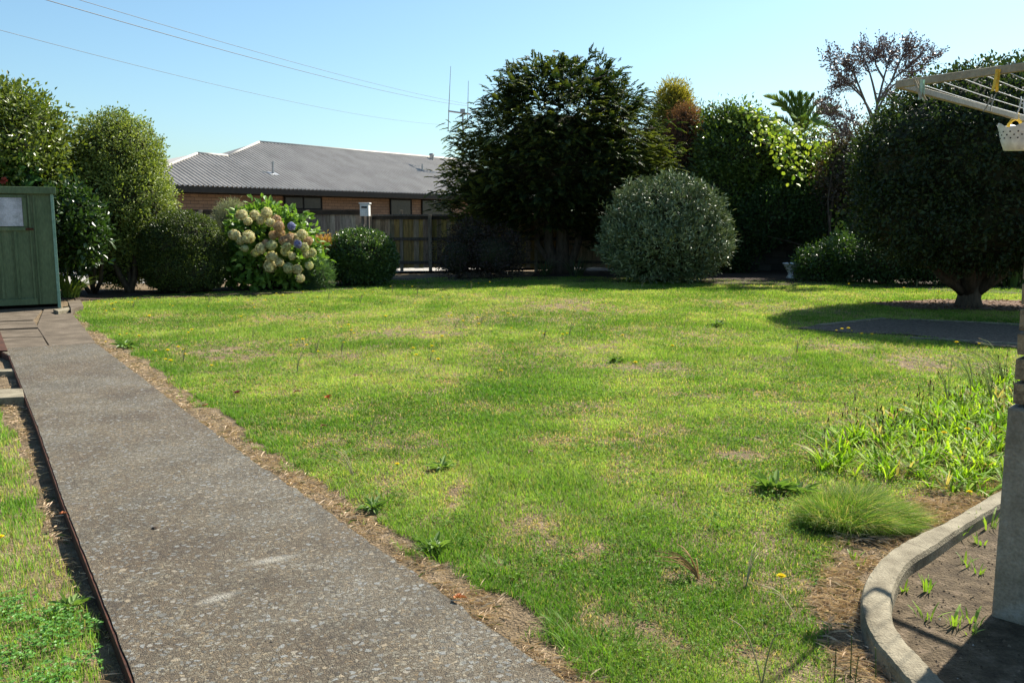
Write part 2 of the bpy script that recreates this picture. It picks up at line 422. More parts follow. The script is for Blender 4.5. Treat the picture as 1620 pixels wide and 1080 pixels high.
# ------------------------------------------------------------------ ground, one sheet to the horizon
def hgt(x, y):
    lx = np.interp(y, [p[1] for p in (pl + [pl_end])][::-1], [p[0] for p in (pl + [pl_end])][::-1])
    left = 1 / (1 + np.exp((x - lx - .12) / .02))
    near = np.where((y < 12.2), 1.0, 0.0)
    base = -.028 + .012 * (fbm(x * 1.3, y * 1.3, 3) - .5)
    return base - left * near * .05
def ground():
    gx = np.concatenate([[-600, -200, -80, -40, -25, -18], np.arange(-14, 14.01, .1), [18, 25, 40, 80, 200, 600]])
    gy = np.concatenate([[-300, -60, -10, 0], np.arange(1, 14, .1), np.arange(14, 34, .3), [40, 60, 100, 200, 500, 1200]])
    X, Y = np.meshgrid(gx, gy); Z = hgt(X, Y)
    V = np.stack([X.ravel(), Y.ravel(), Z.ravel()], 1)
    nx, ny = len(gx), len(gy)
    i = np.arange(nx - 1)[None, :] + np.arange(ny - 1)[:, None] * nx
    F = np.stack([i, i + 1, i + nx + 1, i + nx], -1).reshape(-1, 4)
    o = MB().add(V, [F]).build('ground', M['thatch'], smooth=True)
    tag(o, kind='structure')
ground()
def sheet(name, poly, z, m, kind='structure', thick=.03):
    o = MB().prism(poly, z - thick, z).build(name, m)
    tag(o, kind=kind)
    return o
o = MB().prism(path_poly[::-1] if False else path_poly, -.14, 0.0).build('path', M['aggregate']); tag(o, kind='structure')
# narrow cross joint cut near the top of the path: an older strip of pavers beyond
sheet('driveway', G([(-400, 449), (100, 448), (240, 447), (500, 436), (620, 431), (860, 424), (880, 421)], 0) + [(2.5, 29), (-20, 29), (-30, 22)], -.012, M['gravel'])
sheet('flower_bed', G([(120, 474), (330, 468), (500, 462), (640, 447), (900, 444), (1340, 452), (1600, 464)], 0) + [(14, 19.5), (16, 27), (9, 30)] + G([(900, 424), (850, 427), (840, 437), (620, 440), (500, 447), (240, 458), (110, 459)], 0), -.008, M['mulch'])
sheet('gravel_patch', gravel_poly, -.004, M['gravel_dark'])
sheet('leaf_litter_bed', litter_poly, -.006, M['leaf_litter'])
bed_in = G(bed_px)
sheet('soil_bed', bed_in + [(1.4, 1.9), (3.5, 1.9), (4.5, 5.0)], -.016, M['soil'])

# old paving by the shed: broken slabs with dark joints
def paving():
    slabs = [[(70, 487), (108, 487), (152, 541), (80, 548), (58, 515)],
             [(-60, 489), (68, 487), (52, 505), (-60, 509)],
             [(-60, 511), (54, 507), (60, 517), (-60, 522)],
             [(-70, 524), (60, 519), (68, 531), (-70, 535)],
             [(-80, 537), (68, 533), (76, 547), (-40, 553), (-80, 553)]]
    mb = MB()
    for k, s in enumerate(slabs):
        g = G(s)
        n = len(g)
        tilt = RNG.uniform(-.008, .008, 2)
        zt = [-.004 + tilt[0] * (p[0] + 9) * .3 + tilt[1] * .3 * (p[1] - 12) for p in g]
        V = [[p[0], p[1], -.08] for p in g] + [[p[0], p[1], z] for p, z in zip(g, zt)]
        side = [[i, (i + 1) % n, n + (i + 1) % n, n + i] for i in range(n)]
        mb.add(V, [np.array(side), np.array([list(range(n, 2 * n))])])
    o = mb.build('paving', M['old_paving'], bevel=.006)
    tag(o, kind='structure')
paving()

# ------------------------------------------------------------------ house and its roof
def house():
    E0 = atY(262, 291, 29.0); E1 = at(700, 307, E0[2])
    e = E1 - E0; e /= np.linalg.norm(e); n = np.array([-e[1], e[0], 0.0])
    ang = math.atan2(e[1], e[0]); pt = R(25)
    root = thing('brick_house', 'low tan brick house with a grey corrugated hip roof behind the wooden fence', 'house')
    T = lambda V: np.array([E0 + e * v[0] + n * v[1] + np.array([0, 0, v[2] - E0[2]]) for v in np.asarray(V, float)])
    s_ = n * math.cos(pt) + np.array([0, 0, math.sin(pt)]); nn = np.cross(e, s_)
    out_e = [-1.4, .96, 3.34, 4.68, 7.76, 22.0, 26.5]; out_s = [0.02, 1.43, 2.99, 2.95, 4.87, 4.95, .02]
    # corrugated front slope
    pitch_c = .2; K = 6
    es = np.arange(-1.4, 26.5, pitch_c / K)
    h = np.interp(es, out_e, out_s)
    amp = .036 * np.cos(2 * np.pi * es / pitch_c)
    V0 = E0[None] + es[:, None] * e + (-.06) * s_ + amp[:, None] * nn
    V1 = E0[None] + es[:, None] * e + h[:, None] * s_ + amp[:, None] * nn
    m = len(es); V = np.concatenate([V0, V1])
    i = np.arange(m - 1); F = np.stack([i, i + 1, m + i + 1, m + i], 1)
    mb = MB().add(V, [F])
    def P(a, d, dz=0.0): # point on plan (along e, horizontal in), height by pitch
        return E0 + e * a + n * d + np.array([0, 0, dz])
    def S(a, s): return E0 + e * a + s_ * s
    tp = math.tan(pt)
    # hip end and rear slopes
    w = 2.99 * math.cos(pt); r = 4.9 * math.cos(pt)
    A = P(-1.4, 0); B = S(3.34, 2.99); Cc = P(-1.4, 2 * w); D = S(4.68, 2.95); Rr = S(7.76, 4.87); R2 = S(22, 4.95)
    L0 = P(3.2, 2 * r); Z = P(26.5, 0); Z2 = P(26.5, 2 * r)
    mb.add([A, B, Cc], [np.array([[0, 1, 2]])]).add([B, D, P(4.68, 2 * w), Cc], [np.array([[0, 1, 2, 3]])])
    mb.add([D, Rr, L0, P(4.4, 2.2 * w)], [np.array([[0, 1, 2, 3]])]).add([Rr, R2, Z2, L0], [np.array([[0, 1, 2, 3]])])
    mb.add([Z, R2, Z2], [np.array([[0, 1, 2]])])
    mb.build('roof', M['roof'], root)
    # ridge and hip cappings
    mb = MB()
    mb.tube([B, D], .07, 6).tube([Rr, R2], .07, 6).tube([D, Rr], .06, 6).tube([A, B], .06, 6)
    mb.build('ridge_cap', M['roof'], root, smooth=True)
    # fascia + gutter
    mb = MB()
    mb.box(-1.45, 26.6, -.14, 0.0, E0[2] - .24, E0[2] - .04, T=T)
    mb.box(-1.45, 26.6, -.02, .42, E0[2] - .27, E0[2] - .245, T=T)
    mb.build('gutter', M['fascia'], root)
    # walls (own frame so the brick courses run along them)
    zt = E0[2] - .25
    def wall(a0, a1, d0, d1):
        mb = MB().box(0, a1 - a0, 0, d1 - d0, 0, zt)
        o = mb.build('wall', M['brick'], root)
        p = P(a0, d0); o.location = (p[0], p[1], 0); o.rotation_euler = (0, 0, ang)
        return o
    wall(-1.0, 26.1, .4, .6)
    wl_ = wall(-1.0, -.8, .6, 2 * w); wall(-.8, 26.1, 2 * w - .2, 2 * w)
    # windows: pixel columns -> along-wall coordinate
    def along(px, py):
        rr = ray(px, py); O = P(0, .4)
        t = np.dot(O - CAM, n) / np.dot(rr, n); q = CAM + rr * t - E0
        return float(q @ e), float((CAM + rr * t)[2])
    for x0, x1, y0, y1 in ((448, 508, 308, 332), (616, 650, 314, 345), (666, 712, 315, 345)):
        a0, z1 = along(x0, y0); a1, _ = along(x1, y0 + 2); _, z0 = along((x0 + x1) / 2, y1)
        z1 = min(z1, zt - .01)
        z0 = min(z0, 1.6) if x0 > 600 else z0
        fr = MB()
        for bx in ((a0, a1, z1 - .06, z1), (a0, a1, z0, z0 + .06), (a0, a0 + .06, z0 + .06, z1 - .06), (a1 - .06, a1, z0 + .06, z1 - .06)):
            fr.box(bx[0], bx[1], .34, .398, bx[2], bx[3], T=T)
        if x0 == 448: fr.box((a0 + a1) / 2 - .03, (a0 + a1) / 2 + .03, .345, .398, z0 + .06, z1 - .06, T=T)
        f = fr.build('window', M['fascia'], root)
        MB().box(a0 + .06, a1 - .06, .36, .38, z0 + .06, z1 - .06, T=T).build('pane', M['glass'], f)
    # roof vent pipe with flashing, and small pieces on the roof
    q = S(5.6, 1.35)
    mb = MB().tube([q, q + np.array([0, 0, .42])], .045, 8).tube([q + np.array([0, 0, .40]), q + np.array([0, 0, .46])], .07, 8)
    mb.box(-.22, .22, -.14, .14, -.0, .02, T=lambda V: np.array([q + e * v[0] + s_ * v[1] + nn * (v[2] + .012) for v in V]))
    mb.build('vent_pipe', M['galv'], root)
    rr = ray(668, 271); t = np.dot(E0 - CAM, nn) / np.dot(rr, nn); q2 = CAM + rr * t
    MB().tube([q2, q2 + np.array([0, 0, .35])], .04, 8).build('vent_pipe', M['galv'], root)
    q3 = atY(683, 243, float(S(20, 4.9)[1]) - 1)
    MB().lathe([(0, .12), (.12, .1), (.15, .03), (.12, 0), (.1, -.3)], q3[0], q3[1], 14).build('roof_cowl', M['galv'], root).location.z = q3[2] - .1
    rebase(root, (float(E0[0]), float(E0[1]), 0))
    for ch in root.children:
        if ch.name.startswith('wall'):
            ch.data.transform(__import__('mathutils').Matrix.Translation((E0[0], E0[1], 0)))
            ch.location = (ch.location[0] - E0[0], ch.location[1] - E0[1], 0)
    return E0, e, n, S
E0, He, Hn, HS = house()

# aerial with two tall whips on the far end of the roof
def aerial():
    Y = 46.0
    root = thing('roof_aerial', 'thin mast with a crossbar and two tall whip antennas above the house roof', 'antenna')
    b = atY(733, 252, Y); t = atY(732, 176, Y)
    MB().tube([b, t], .05, 6).build('mast', M['galv'], root)
    MB().tube([atY(709, 176, Y), atY(745, 181, Y)], .045, 6).box(-.12, .12, -.1, .1, -.1, .1, T=lambda V: V + t).build('crossbar', M['galv'], root)
    MB().tube([atY(709, 208, Y), atY(710, 176, Y), atY(713, 105, Y)], [.025, .025, .012], 5).build('whip', M['galv'], root)
    MB().tube([atY(738, 204, Y), atY(740, 180, Y), atY(741, 128, Y)], [.025, .025, .012], 5).build('whip', M['galv'], root)
    rebase(root, tuple(b))
aerial()
def wires():
    specs = [((90, -8), 14, (742, 168), 46, .0065, 'upper power cable with its top end highest above the left of the house roof', 9),
             ((128, -8), 16, (742, 165), 46, .0055, 'second power cable running just beside the upper one over the roof', 7),
             ((-60, 13), 15, (708, 198), 46, .0045, 'lowest and thinnest power cable crossing the sky left of the house aerial', 14)]
    for (a, Ya, b, Yb, r, lab, sag) in specs:
        A = atY(*a, Ya); B = atY(*b, Yb); pts = []
        A = A + (A - B) * .15
        for k in range(33):
            t = k / 32; p = A * (1 - t) + B * t
            p[2] -= sag * .03 * 4 * t * (1 - t)
            pts.append(p)
        o = MB().tube(pts, r, 5).build('power_cable', M['cable'])
        tag(o, lab, 'cable', 'power cables overhead')
wires()

# ------------------------------------------------------------------ fences
def fence(name, label, a, b, ztop, dark_cap, post_px, colr, gap0=.03, panel=1.0):
    """vertical palings between a and b (ground points), rails and posts on the camera side"""
    a = np.array(a[:2]); b = np.array(b[:2]); d = b - a; L = np.linalg.norm(d); d /= L; q = np.array([d[1], -d[0]])
    if q[1] > 0: q = -q
    T = lambda V: np.stack([a[0] + V[:, 0] * d[0] + V[:, 1] * q[0], a[1] + V[:, 0] * d[1] + V[:, 1] * q[1], V[:, 2]], 1)
    root = thing(name, label, 'fence')
    mb = MB(); x = 0
    while x < L:
        w = RNG.uniform(.13, .16)
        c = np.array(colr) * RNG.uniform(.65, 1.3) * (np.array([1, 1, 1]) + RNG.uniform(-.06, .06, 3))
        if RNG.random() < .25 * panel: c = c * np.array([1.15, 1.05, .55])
        off = RNG.uniform(0, .006) + (.012 if len(mb.v) % 2 else 0)
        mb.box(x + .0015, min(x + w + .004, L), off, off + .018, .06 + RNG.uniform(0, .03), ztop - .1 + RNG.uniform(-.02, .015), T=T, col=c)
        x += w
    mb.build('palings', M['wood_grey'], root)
    for z, h, mt in ((ztop - .12, .1, 'wood_dark'), (.92, .09, 'wood_grey'), (.2, .09, 'wood_grey')):
        MB().box(0, L, .032, .078, z, z + h, T=T, col=(.7, .65, .6)).build('rail', M[mt], root)
    MB().box(-.02, L + .02, -.03, .12, ztop - .018, ztop + .03, T=T).build('cap_board', M['wood_dark' if dark_cap else 'wood_grey'], root)
    for s in post_px:
        MB().box(s - .05, s + .05, .08, .18, -.1, ztop + .02, T=T, col=(1.8, 1.65, 1.4)).build('post', M['wood_grey'], root, bevel=.006)
    rebase(root, (float(a[0]), float(a[1]), 0))
    return a, d, q
YF = 27.4
fa = atY(588, 420, YF)[:2]; fb = atY(1120, 420, YF + .3)[:2]
posts = [float(np.linalg.norm(atY(px, 400, YF)[:2] - fa)) for px in (588, 681, 769, 848)]
fence('paling_fence', 'brown weathered paling fence with lichen stained boards and posts under the spreading conifer', fa, fb, 1.68, False, posts, (2.1, 1.8, 1.35))
fc = atY(150, 420, 26.2)[:2]
fence('paling_fence', 'greyer paling fence with a wide black cap board in front of the brick house', fc, fa - np.array([.12, 0]), 1.82, True, [3.1, 6.2, 9.0], (2.3, 2.2, 2.0), panel=.1)
fd = atY(-260, 420, 24)[:2]
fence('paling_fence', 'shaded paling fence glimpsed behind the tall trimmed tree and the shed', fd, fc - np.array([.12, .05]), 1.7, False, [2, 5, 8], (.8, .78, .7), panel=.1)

# concrete block wall on the shaded right boundary
def block_wall():
    a = atY(1120, 420, 27.3)[:2]; b = np.array([17.5, 25.2])
    d = b - a; L = np.linalg.norm(d)
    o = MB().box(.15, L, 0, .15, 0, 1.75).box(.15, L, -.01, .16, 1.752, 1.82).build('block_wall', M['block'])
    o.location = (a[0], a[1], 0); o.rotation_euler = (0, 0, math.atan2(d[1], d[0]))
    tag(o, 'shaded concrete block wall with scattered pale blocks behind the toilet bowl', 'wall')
block_wall()

# white letterbox on a post by the fence
def letterbox():
    root = thing('letterbox', 'white letterbox with a dark slot standing at the fence join before the house', 'letterbox')
    Y = YF - .5; c = atY(577, 332, Y); w = .145; h = .19
    x, z = c[0], c[2]
    MB().box(x - w + .03, x + w, Y - .18, Y + .18, z - h, z + h - .02).box(x - w, x + w + .03, Y - .2, Y + .2, z + h - .018, z + h + .02).build('box', M['white_metal'], root, bevel=.008)
    MB().box(x - .07, x + .1, Y - .19, Y - .178, z + .05, z + .1).build('slot', M['fascia'], root)
    MB().box(x - .09, x + .06, Y - .19, Y - .178, z - .12, z - .02).build('newspaper_holder', M['white_metal'], root)
    MB().box(x - .1, x - .03, Y - .05, Y + .04, -.05, z - h).build('post', M['wood_grey'], root)
    MB().box(x + .06, x + .13, Y - .05, Y + .04, -.05, z - h).build('post', M['wood_grey'], root)
    rebase(root, (float(x), float(Y), 0))
letterbox()

# ------------------------------------------------------------------ green garden shed
def shed():
    c = at(95, 487)                        # front right corner at the ground
    a = math.atan2(.5, .86)                # the front runs towards the camera on its left
    u = np.array([-math.cos(a), -math.sin(a)]); v = np.array([-math.sin(a) * 1.02, math.cos(a)])
    v = v / np.linalg.norm(v)
    root = thing('garden_shed', 'green ribbed metal garden shed with a flaking white panel beside the old paving', 'shed')
    T = lambda V: np.stack([c[0] + V[:, 0] * u[0] + V[:, 1] * v[0], c[1] + V[:, 0] * u[1] + V[:, 1] * v[1], V[:, 2]], 1)
    W, D, H = 3.0, 1.9, 2.12
    mb = MB()
    mb.box(.03, W, .0, .012, .08, H - .02, T=T)                  # front skin
    mb.box(.03, W, D - .012, D, .08, H - .1, T=T)
    mb.box(W - .012, W, .014, D - .014, .08, H - .03, T=T)
    mb.box(.0, .012, .014, D - .014, .02, H - .05, T=T)
    mb.build('wall', M['shed'], root)
    # ribs on front
    mb = MB()
    for x in [.62, .86, 1.1, 1.34, 1.58, 1.82, 2.1, 2.4, 2.7]:
        mb.box(x - .022, x + .022, -.022, -.001, .2, H - .72, T=T)
        mb.box(x + .05, x + .06, -.01, -.001, .2, H - .72, T=T)
    mb.build('wall_rib', M['shed'], root, bevel=.004)
    mb = MB()
    for x in (.3, .38): mb.box(x - .014, x + .014, -.03, -.001, .08, H - .12, T=T)
    for k in range(7): mb.box(-.022, -.001, .2 + k * .25, .24 + k * .25, .05, H - .1, T=T)
    mb.build('post', M['shed'], root, bevel=.004)
    MB().box(-.018, .032, -.03, .04, .0, H - .1, T=T).build('corner_trim', M['shed_sunlit'], root, bevel=.004)
    MB().box(.42, W, -.034, -.002, H - .74, H - .68, T=T).build('rail', M['shed'], root, bevel=.004)
    MB().box(.34, W, -.034, -.002, .08, .19, T=T).build('rail', M['shed'], root, bevel=.004)
    MB().box(.48, 1.7, -.03, -.003, H - .66, H - .17, T=T).build('window_board', M['white_board'], root)
    mb = MB().box(.42, .475, -.036, -.003, H - .67, H - .14, T=T).box(.42, W, -.036, -.003, H - .165, H - .125, T=T)
    mb.build('window_frame', M['shed'], root)
    MB().box(.33, .45, -.045, -.036, H - .73, H - .69, T=T).build('hinge', M['rust'], root)
    MB().box(-.06, W + .1, -.07, .0, H - .1, H + .02, T=T).box(-.06, W + .1, .0, D + .08, H - .02, H + .02, T=T).box(-.06, -.03, .0, D + .08, H - .12, H - .022, T=T).build('roof', M['shed'], root, bevel=.006)
    MB().box(-.02, W, -.02, D, -.1, .02, T=T).build('base', M['old_paving'], root)
    rebase(root, (float(c[0]), float(c[1]), 0))
shed()
def small_blocks():
    def slab(name, pts, z0, z1, m, lab, cat, bev=.006):
        g = G(pts, z1); cx = sum(p[0] for p in g) / len(g); cy = sum(p[1] for p in g) / len(g)
        o = MB().prism([(p[0] - cx, p[1] - cy) for p in g][::-1], z0, z1).build(name, M[m], bevel=bev)
        o.location = (cx, cy, 0); tag(o, lab, cat)
    slab('concrete_block', [(-60, 617), (36, 614), (38, 627), (-60, 632)], -.09, .0, 'concrete_kerb', 'pale concrete block lying across the strip left of the path', 'concrete block')
    slab('concrete_block', [(-60, 584), (34, 583), (35, 586), (-60, 590)], -.09, -.02, 'concrete_kerb', 'thin concrete slab edge behind the pale block left of the path', 'concrete block')
    slab('paver', [(84, 489), (112, 485), (116, 488), (92, 492)], -.03, .05, 'concrete_kerb', 'small grey paver lying at the foot of the shed corner', 'paver')
    slab('brick', [(107, 476), (127, 474), (132, 483), (112, 488)], -.03, .07, 'old_paving', 'loose reddish brick slab on the ground between the shed and the lawn', 'brick')
small_blocks()
# rusty edging board on the left side of the path
def edging():
    pts = [np.array([p[0], p[1]]) for p in pl] + [np.array(pl_end)]
    mb = MB()
    V = []; 
    for i, p in enumerate(pts):
        d = pts[min(i + 1, len(pts) - 1)] - pts[max(i - 1, 0)]; d = d / np.linalg.norm(d); q = np.array([d[1], -d[0]])
        if q[0] > 0: q = -q
        for off in (.002, .011):
            for z in (-.16, -.006): V.append([*(p + q * off), z])
    F = []
    for i in range(len(pts) - 1):
        b = i * 4; c = b + 4
        F += [[b + 1, c + 1, c + 3, b + 3], [b + 3, c + 3, c + 2, b + 2], [b, b + 1, c + 1, c]]
    F += [[0, 1, 3, 2]]
    mb.add(V, [np.array(F)])
    tag(mb.build('path_edging', M['rust']), 'long rusty brown edging board along the left side of the path', 'edging board')
    o = MB().prism(G([(-16, 520), (-2, 520), (12, 556), (-4, 556)])[::-1], -.1, .015).build('path_edging', M['rust'])
    tag(o, 'short rusty edging board beside the broken old pavers', 'edging board')
edging()

# concrete strips round the gravel patch
def strips():
    labs = ['thin concrete mowing strip slanting at the left end of the gravel patch', 'thin concrete mowing strip along the far side of the gravel patch',
            'thin pale mowing strip along the lawn side of the gravel patch']
    for k, (a, b, w) in enumerate((((1294, 514.5), (1398, 503.5), .045), ((1440, 505), (1760, 520), .025), ((1440, 534), (1760, 553), .03))):
        A, B = at(*a)[:2], at(*b)[:2]; d = (B - A) / np.linalg.norm(B - A); q = np.array([-d[1], d[0]]) * w
        pts = [A - q, B - q, B + q, A + q]
        c = (A + B) / 2
        o = MB().prism([tuple(p - c) for p in pts], -.05, .012).build('mowing_strip', M['concrete_kerb'], bevel=.004)
        o.location = (c[0], c[1], 0); tag(o, labs[k], 'edging strip', 'strips round the gravel patch')
strips()

# ------------------------------------------------------------------ curved garden kerb
def smooth_line(P, n=40):
    P = np.array(P, float); t = np.linspace(0, len(P) - 1, n); out = []
    for x in t:
        i = int(min(max(math.floor(x), 0), len(P) - 2)); f = x - i
        p0 = P[max(i - 1, 0)]; p1 = P[i]; p2 = P[i + 1]; p3 = P[min(i + 2, len(P) - 1)]
        out.append(.5 * ((2 * p1) + (-p0 + p2) * f + (2 * p0 - 5 * p1 + 4 * p2 - p3) * f ** 2 + (-p0 + 3 * p1 - 3 * p2 + p3) * f ** 3))
    return np.array(out)
def kerb():
    zt = .055
    outer = G([(1640, 745), (1580, 775), (1500, 822), (1440, 850), (1398, 878), (1372, 910), (1362, 945), (1368, 980), (1384, 1012), (1412, 1045), (1450, 1088), (1490, 1130)], zt)
    inner = G([(1640, 768), (1592, 792), (1530, 828), (1480, 862), (1440, 888), (1422, 915), (1412, 948), (1415, 980), (1435, 1012), (1464, 1042), (1500, 1080), (1540, 1120)], zt)
    O = smooth_line(outer, 90); I = smooth_line(inner, 90)
    root = thing('garden_kerb', 'curved grey concrete kerb with a crack around the soil bed', 'kerb')
    cuts = [0, 26, 63, 89]
    for a, b in zip(cuts[:-1], cuts[1:]):
        V = []; n = b - a + 1
        for i in range(a, b + 1):
            o_, i_ = O[i].copy(), I[i].copy()
            if i == a and a > 0: o_ = O[i] * .94 + O[i + 1] * .06; i_ = I[i] * .94 + I[i + 1] * .06
            w = o_ - i_; j = RNG.uniform(-.003, .003)
            prof = [(1.0, -.12), (1.0, zt - .02), (.94, zt - .003 + j), (.8, zt), (.3, zt), (.08, zt - .004 + j), (0, zt - .025), (-.04, -.12)]
            for f, z in prof: V.append([*(i_ + w * f), z])
        k = 8
        F = [[i * k + j, (i + 1) * k + j, (i + 1) * k + j + 1, i * k + j + 1] for i in range(n - 1) for j in range(k - 1)]
        MB().add(V, [np.array(F), np.array([list(range(k))]), np.array([[(n - 1) * k + j for j in range(k)][::-1]])]).build('kerb_section', M['concrete_kerb'], root)
    rebase(root, (float(O[45][0]), float(O[45][1]), 0))
kerb()

# ------------------------------------------------------------------ brick pillar on a rendered base
def pillar():
    L = at(1568, 968)
    A = np.array([.707, -.707]); B = np.array([.68, .733])
    root = thing('brick_pillar', 'speckled brick pillar on a grey rendered base at the edge of the soil bed', 'pillar')
    T = lambda V: np.stack([L[0] + V[:, 0] * A[0] + V[:, 1] * B[0], L[1] + V[:, 0] * A[1] + V[:, 1] * B[1], V[:, 2]], 1)
    S = .44; zb = .86
    MB().box(0, S, 0, S, -.1, zb, T=T).build('base', M['render_base'], root, bevel=.012)
    MB().box(.05, S - .05, .05, S - .05, zb, 2.75, T=T).build('mortar', M['mortar'], root)
    mb = MB(); z = zb + .012; k = 0; h = .098
    while z < 2.7:
        a = .014; b = S - .014; w = (b - a)
        sp = .5 if k % 2 else .999
        for (x0, x1) in ([(a, a + w * .5 - .006), (a + w * .5 + .006, b)] if k % 2 else [(a, b)]):
            mb.box(x0, x1, a, b, z, z + h - .014, T=T, jit=.0025)
        z += h; k += 1
    mb.build('brickwork', M['pillar_brick'], root, bevel=.004)
    MB().box(-.03, S + .03, -.03, S + .03, 2.7, 2.82, T=T).build('capping', M['cream_metal'], root)
    rebase(root, (float(L[0]), float(L[1]), 0))
    return L, A, B
pillar()

# ------------------------------------------------------------------ fold-down clothesline with pegs and basket
def clothesline():
    z = 2.12
    A = at(1420, 134, z); B0 = at(1620, 106, z); C0 = at(1622, 189, z)
    dAB = (B0 - A) / np.linalg.norm(B0 - A); dAC = (C0 - A) / np.linalg.norm(C0 - A)
    B = A + dAB * 1.35; C = A + dAC * (np.linalg.norm(C0 - A) + .28); D = B + (C - A)
    root = thing('clothesline', 'cream metal fold-down clothesline frame reaching out beside the brick pillar', 'clothesline')
    def bar(p, q, w, h, name):
        d = (q - p) / np.linalg.norm(q - p); s = np.array([-d[1], d[0], 0]); up = np.array([0, 0, 1])
        L = np.linalg.norm(q - p)
        T = lambda V: np.array([p + d * v[0] + s * v[1] + up * v[2] for v in V])
        return MB().box(0, L, -w / 2, w / 2, -h / 2, h / 2, T=T).build(name, M['cream_metal'], root, bevel=.003)
    near = bar(A - dAB * .005, B, .02, .029, 'frame_arm')
    bar(A + dAC * .015, C, .02, .027, 'frame_arm')
    bar(C, D, .022, .034, 'frame_arm')
    bar(B, D, .03, .04, 'back_rail')
    mb = MB(); hs = MB()
    for k in range(11):
        s = .08 + k * .085
        p = A + dAB * s; q = C + dAB * s
        pts = [p * (1 - t) + q * t - np.array([0, 0, .008 * 4 * t * (1 - t) + .004]) for t in np.linspace(0, 1, 9)]
        MB().tube(pts, .0022, 5).build('line', M['wire'], root)
        MB().box(-.004, .004, -.0125, .0125, -.004, .004, T=lambda V, p=p: V + p + np.array([0, 0, .002])).build('line_hook', M['fascia'], near)
    # gusset at the near arm
    g = A + dAB * .56 - np.array([0, 0, .032])
    MB().box(-.05, .05, -.004, .004, -.02, .02, T=lambda V: np.array([g + dAB * v[0] + dAC * (v[1] + .03) + np.array([0, 0, v[2]]) for v in V])).build('bracket', M['cream_metal'], root)
    rebase(root, tuple(float(x) for x in B))
    # stay to the pillar
    # pegs
    def peg(name, pos, d, m, lab, tilt=0.0):
        mb = MB(); d = unit(np.array(d, float)); up = np.array([0, 0, 1.0]); s = np.cross(d, up)
        for sg in (-1, 1):
            V = []
            prof = [(-.045, .013), (-.02, .006), (.0, .006), (.018, .004), (.03, .006)]
            for zz, off in prof:
                for t in (0, .0035):
                    for w in (-.005, .005): V.append(pos + s * sg * (off + t) + d * w + up * zz + d * zz * tilt)
            F = []
            for i in range(len(prof) - 1):
                b = i * 4; c = b + 4
                F += [[b, b + 1, c + 1, c], [b + 2, c + 2, c + 3, b + 3], [b, c, c + 2, b + 2], [b + 1, b + 3, c + 3, c + 1]]
            F += [[0, 2, 3, 1], [len(V) - 4, len(V) - 3, len(V) - 1, len(V) - 2]]
            mb.add(V, [np.array(F)])
        mb.tube([pos - s * .008, pos + s * .008], .004, 6)
        V0 = tuple(float(x) for x in pos)
        o = mb.build('clothes_peg', M[m]); o.data.transform(__import__('mathutils').Matrix.Translation([-x for x in V0])); o.location = V0
        tag(o, lab, 'clothes peg', 'pegs on the clothesline')
    def on(px, py, dz=0): return at(px, py, z - .03)
    peg('p', on(1577, 124), dAB, 'yellow', 'bright yellow clothes peg hanging under the upper arm of the clothesline', .1)
    peg('p', on(1453, 139), dAB, 'cream_metal', 'cream clothes peg hanging nearest the outer tip of the clothesline', -.5)
    peg('p', on(1459, 139), dAB, 'green_pl', 'pale green clothes peg touching the cream one near the clothesline tip', 0)
    peg('p', on(1568, 160), dAC, 'cream_metal', 'cream clothes peg clipped halfway along one of the wires', .9)
    peg('p', on(1617, 164), dAC, 'white_pl', 'white clothes peg on a wire above the peg basket', .2)
    # peg basket
    root = thing('peg_basket', 'small white peg basket with a yellow handle hanging from the clothesline', 'peg basket')
    c = atY(1609, 238, 4.72); k = 26; V = []
    prof = [(.064, 0), (.082, .05), (.097, .115), (.1, .12), (.094, .115), (.08, .05), (.06, .006)]
    for r, h in prof:
        for j in range(k):
            a = 2 * math.pi * j / k; lip = .028 * (math.cos(2 * a) ** 2 - .3) if h > .09 else 0
            V.append([c[0] + r * 1.05 * math.cos(a), c[1] + r * .75 * math.sin(a), c[2] + h + lip])
    n = len(prof)
    F = [[i * k + j, i * k + (j + 1) % k, (i + 1) * k + (j + 1) % k, (i + 1) * k + j] for i in range(n - 1) for j in range(k)]
    MB().add(V, [np.array(F), np.array([list(range(k))[::-1]]), np.array([[(n - 1) * k + j for j in range(k)]])]).build('basket', M['white_pl'], root, smooth=True)
    holes = MB()
    for i in range(3):
        for j in range(16):
            a = 2 * math.pi * (j + .5 * i) / 16; r = (.086 + .005 * i)
            p = np.array([c[0] + (r + .0015) * 1.05 * math.cos(a), c[1] + (r + .0015) * .75 * math.sin(a), c[2] + .06 + i * .016])
            s = np.array([-math.sin(a), math.cos(a), 0]) * .0035; u = np.array([0, 0, .0035])
            holes.add([p - s - u, p + s - u, p + s + u, p - s + u], [np.array([[0, 1, 2, 3]])])
    holes.build('hole', M['fascia'], root)['kind'] = 'stuff'
    hp = [np.array([c[0] - .055 + .0 * t, c[1], c[2] + .09]) for t in (0,)]
    arch = []
    for t in np.linspace(0, math.pi, 13):
        arch.append([c[0] + .045 * math.cos(t) - .02, c[1], c[2] + .07 + .09 * math.sin(t)])
    MB().tube(arch, .0085, 8).box(-.012, .012, -.01, .01, 0, .03, T=lambda V: V + np.array([c[0] - .02, c[1], c[2] + .16])).build('handle', M['yellow'], root, smooth=True)
    rebase(root, tuple(float(x) for x in c))
clothesline()

